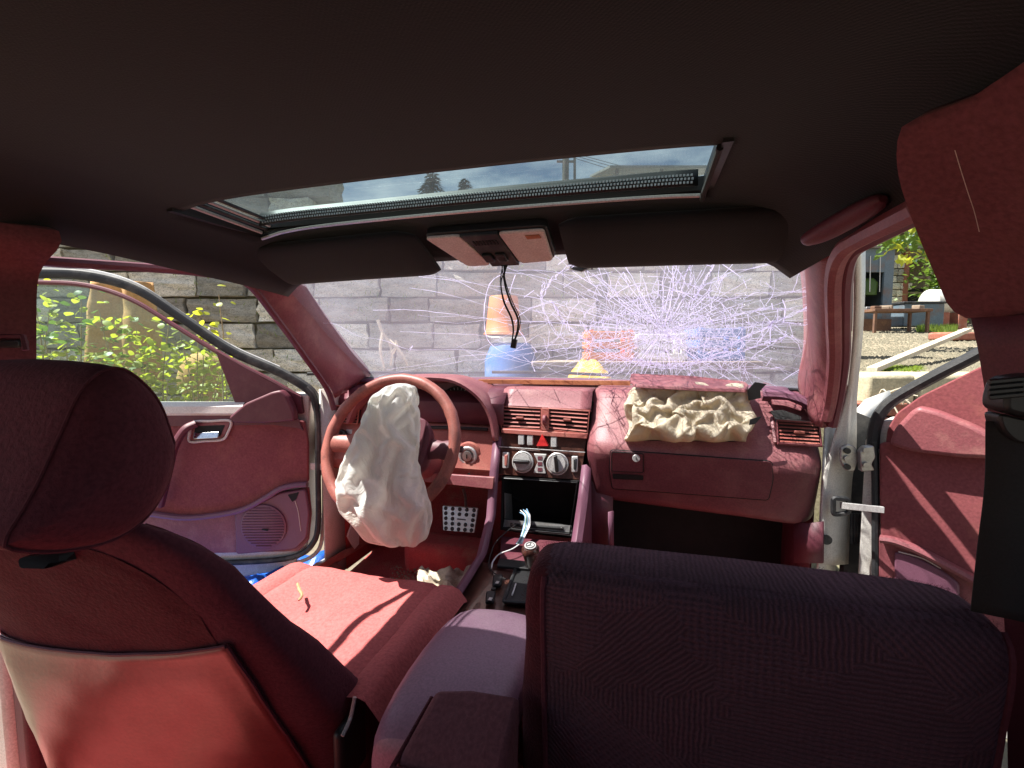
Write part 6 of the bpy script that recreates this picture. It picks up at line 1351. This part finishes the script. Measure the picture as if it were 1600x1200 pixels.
for k in range(3): mb = MB(); mb.box(rel(S0, -.1, .1, .45 + .42 * k), (1.1, .4, .05), ROTV); build('shelf', mb, M['wood'], sh)
mb = MB(); mb.box(rel(S0, -.1, .15, .75), (.5, .4, .5), ROTV); build('dark_bin', mb, M['void'], sh, bevel=.03)
# rusty low table
T0 = yard(1392, 9.0); tb = thing('metal_table', 'low rusty metal table heaped with scrap before the booth', 'table', tuple(T0))
mb = MB(); mb.box(rel(T0, 0, 0, .42), (1.1, .5, .05), ROTV); build('top', mb, M['rust'], tb, bevel=.005)
for u in (-.5, .5):
    for v in (-.2, .2): mb = MB(); mb.box(rel(T0, u, v, .2), (.045, .045, .42), ROTV); build('leg', mb, M['rust'], tb)
random.seed(41)
for k in range(8):
    s = random.uniform(.06, .13); mb = MB(); mb.box(rel(T0, random.uniform(-.45, .45), random.uniform(-.15, .15), .445 + s * .3), (s * 1.6, s, s * .6), Matrix.Rotation(random.uniform(0, 3), 3, 'Z')); tag(build('scrap_piece', mb, M[random.choice(['rust', 'metal', 'wood'])], None, bevel=.01), 'small rusty scrap piece on the low metal table', 'scrap', 'scrap on the metal table')
mb = MB(); q = rel(yard(1425, 10.5), 0, 0, 0); mb.box(q + V((0, 0, .3)), (.9, .5, .5), ROTV); t = thing('dark_chest', 'dark grey chest between the booth and the grass', 'chest', tuple(q)); build('body', mb, M['booth'], t, bevel=.02)
mb = MB(); mb.box(q + V((0, 0, .57)), (.94, .54, .05), ROTV); build('lid', mb, M['rubber'], t, bevel=.01)
# white drum on blocks
q = yard(1478, 10.5); t = thing('white_drum', 'dirty white drum lying on brick blocks by the pillar', 'drum', tuple(q))
mb = MB(); mb.lathe(q + V((-.4, 0, .62)), (1, .3, 0), [(.26, 0), (.28, .02), (.28, .78), (.26, .8)], 24); build('body', mb, M['white_plastic'], t)
for u in (-.25, .15): mb = MB(); mb.box(rel(q, u, 0, .18), (.2, .4, .36), ROTV); build('block', mb, M['brick'], t, bevel=.01)
mb = MB(); mb.box(rel(yard(1495, 7.0), 0, 0, .06), (.75, .35, .12), ROTV @ Matrix.Rotation(.3, 3, 'Z')); tag(build('clay_slab', mb, M['brick'], None, bevel=.03, seg=3), 'flat clay coloured slab lying on the gravel', 'slab')
# leafy shrub by the shed, vine overhead on wires
def leaf_mass(t, c, r, n, mi, size):
    mb = MB()
    for i in range(n):
        p = V(c) + V((random.gauss(0, r[0]), random.gauss(0, r[1]), random.gauss(0, r[2]))); q = Matrix.Rotation(random.uniform(0, 6.28), 3, 'Z') @ Matrix.Rotation(random.uniform(-.9, .9), 3, 'X'); s = size * random.uniform(.6, 1.3)
        mb.add([p + q @ V((a * s, b * s, 0)) for a, b in ((0, 0), (.45, .4), (0, 1.05), (-.45, .4))], [(0, 1, 2, 3)])
    return build('crown', mb, M[mi], t, kind='stuff', smooth=False)
random.seed(51)
q = yard(1466, 12.0); t = thing('bush', 'tall green bush growing beside the shed', 'bush', tuple(q)); leaf_mass(t, q + V((0, 0, 1.2)), (.28, .3, .5), 1100, 'leaf_green', .12)
for k in range(3): mb = MB(); mb.tube([q, q + V((random.uniform(-.3, .3), 0, 1.3))], [.03, .012], 6); build('trunk', mb, M['bark'], t)
vn = thing('grape_vine', 'grape vine with broad translucent leaves hanging over the yard', 'vine', tuple(yard(1410, 5.2)))
vb = yard(1560, 5.2); pth = spline([vb, vb + V((0, 0, 1.2)), W(1500, 300, 5.2), W(1440, 350, 5.2), W(1380, 375, 5.2), W(1330, 380, 5.2)], 8); mb = MB(); mb.tube(pth, [lerp(.035, .008, i / (len(pth) - 1)) for i in range(len(pth))], 6); build('cane', mb, M['bark'], vn)
lv = MB(); n7 = 14
pts = [V((math.cos(a) * (.055 + .016 * math.cos(5 * a)), math.sin(a) * (.055 + .016 * math.cos(5 * a)), .012 * math.cos(2 * a))) for a in np.linspace(0, 2 * math.pi, n7, endpoint=False)]
lv.add([V((0, 0, .01))] + pts, [(0, i + 1, (i + 1) % n7 + 1) for i in range(n7)]); vme = bpy.data.meshes.new('leaf'); vme.from_pydata(lv.v, [], lv.f); vme.materials.append(M['leaf'])
vme2 = vme.copy(); vme2.materials.clear(); vme2.materials.append(M['leaf_green'])
for i in range(190):
    px = random.gauss(1420, 42); py = random.gauss(362, 22) if random.random() < .75 else random.uniform(300, 350); o = bpy.data.objects.new('leaf', random.choice([vme2, vme2, vme])); COL.objects.link(o); o.parent = vn; o.location = W(px, py, 5.2 + random.uniform(-.35, .35)) - wpos(vn); o.rotation_euler = (random.uniform(.2, 1.6), random.uniform(-.6, .6), random.uniform(0, 6.28)); s = random.uniform(.6, 1.25); o.scale = (s, s, s)
for k in range(2):
    a, b = W(1300, 350 + 8 * k, 5.4), W(1640, 380 - 10 * k, 5.0); mb = MB(); mb.tube([a, (a + b) / 2 - V((0, 0, .04)), b], .004, 5); build('trellis_wire', mb, M['metal'], vn)
# far tree behind the yard
random.seed(61)
for px, d, h, lab in ((1380, 20, 3.4, 'green tree standing behind the steel booth'), (1470, 22, 3.6, 'green tree standing behind the stone shed'), (1560, 19, 3.2, 'green tree behind the bush, nearest the pillar')):
    q = yard(px, d); t = thing('broadleaf_tree', lab, 'tree', tuple(q)); mb = MB(); mb.tube([q, q + V((.05, 0, h * .5)), q + V((-.1, .1, h))], [.12, .09, .03], 8); build('trunk', mb, M['bark'], t); leaf_mass(t, q + V((0, 0, h * .8)), (.9, .8, .55), 2200, 'leaf_green', .2)

# ---- above the wall: conifers, pole, canopy roof, seen through the sunroof
random.seed(71)
def conifer(px, ptop, pbase, d, lab):
    top_ = W(px, ptop, d); base = V((top_.x, top_.y, 0)); H = top_.z; t = thing('conifer', lab, 'tree', tuple(base)); mb = MB(); mb.tube([base, top_], [.35, .03], 8); build('trunk', mb, M['bark'], t)
    mb = MB(); zlow = W(px, pbase, d).z * .55
    for i in range(5200):
        k = random.random() ** .7; z = lerp(H, zlow, k); rad = (.10 + .50 * (H - z) ** .8 * (1 + .25 * math.sin(z * 7))) * random.uniform(.15, 1); a = random.uniform(0, 6.28)
        p = V((base.x + math.cos(a) * rad, base.y + math.sin(a) * rad, z - rad * .25)); s = random.uniform(.12, .3); dd = V((math.cos(a), math.sin(a), -.25)) * s; sd = V((-math.sin(a), math.cos(a), .15)) * s * .35
        mb.add([p - sd, p + sd, p + dd], [(0, 1, 2)])
    build('crown', mb, M['needle'], t, kind='stuff', smooth=False); return t
conifer(676, 262, 300, 26, 'tall dark conifer seen through the sunroof'); conifer(727, 279, 296, 30, 'smaller conifer beside the tall one through the sunroof')
pt_ = W(884, 235, 18); pl = thing('utility_pole', 'wooden utility pole with cross arms seen through the sunroof', 'pole', (pt_.x, pt_.y, 0))
mb = MB(); mb.tube([V((pt_.x, pt_.y, 0)), pt_ + V((0, 0, .8))], .13, 10); build('shaft', mb, M['pole'], pl)
for k, w in ((0, .9), (1, .7)): mb = MB(); mb.box(pt_ + V((0, 0, -.12 - .3 * k)), (w, .07, .07), ROTV); build('cross_arm', mb, M['pole'], pl)
mb = MB(); mb.tube([V((pt_.x, pt_.y, 0)) + _Rv * .45, pt_ + _Rv * .35 + V((0, 0, -.2))], .05, 8); build('strut', mb, M['pole'], pl)
for k in range(3): mb = MB(); mb.tube([pt_ + _Rv * (.3 * (k - 1)) + V((0, 0, -.1)), pt_ + _Rv * (9 + k) + V((0, 2, -2.2)), ], .012, 4); build('cable', mb, M['wire'], pl)
ca = W(1010, 262, 12); cn = thing('canopy', 'flat dark canopy roof on thin posts seen through the sunroof', 'canopy', (ca.x, ca.y, 0))
for k in range(8):
    u = -.95 + k * .42; mb = MB(); mb.prism([rel(ca, u, 0, .0), rel(ca, u + .41, 0, .0), rel(ca, u + .41, 3.2, .9), rel(ca, u, 3.2, .9)], (0, 0, .06)); build('roof_sheet', mb, M['roofing'], cn)
for u in (-.7, .5, 1.7): mb = MB(); mb.tube([V((rel(ca, u, .3, 0).x, rel(ca, u, .3, 0).y, 0)), rel(ca, u, .3, .08)], .05, 8); build('post', mb, M['pole'], cn)
print('blocks', nblk, 'objects', len(bpy.data.objects))
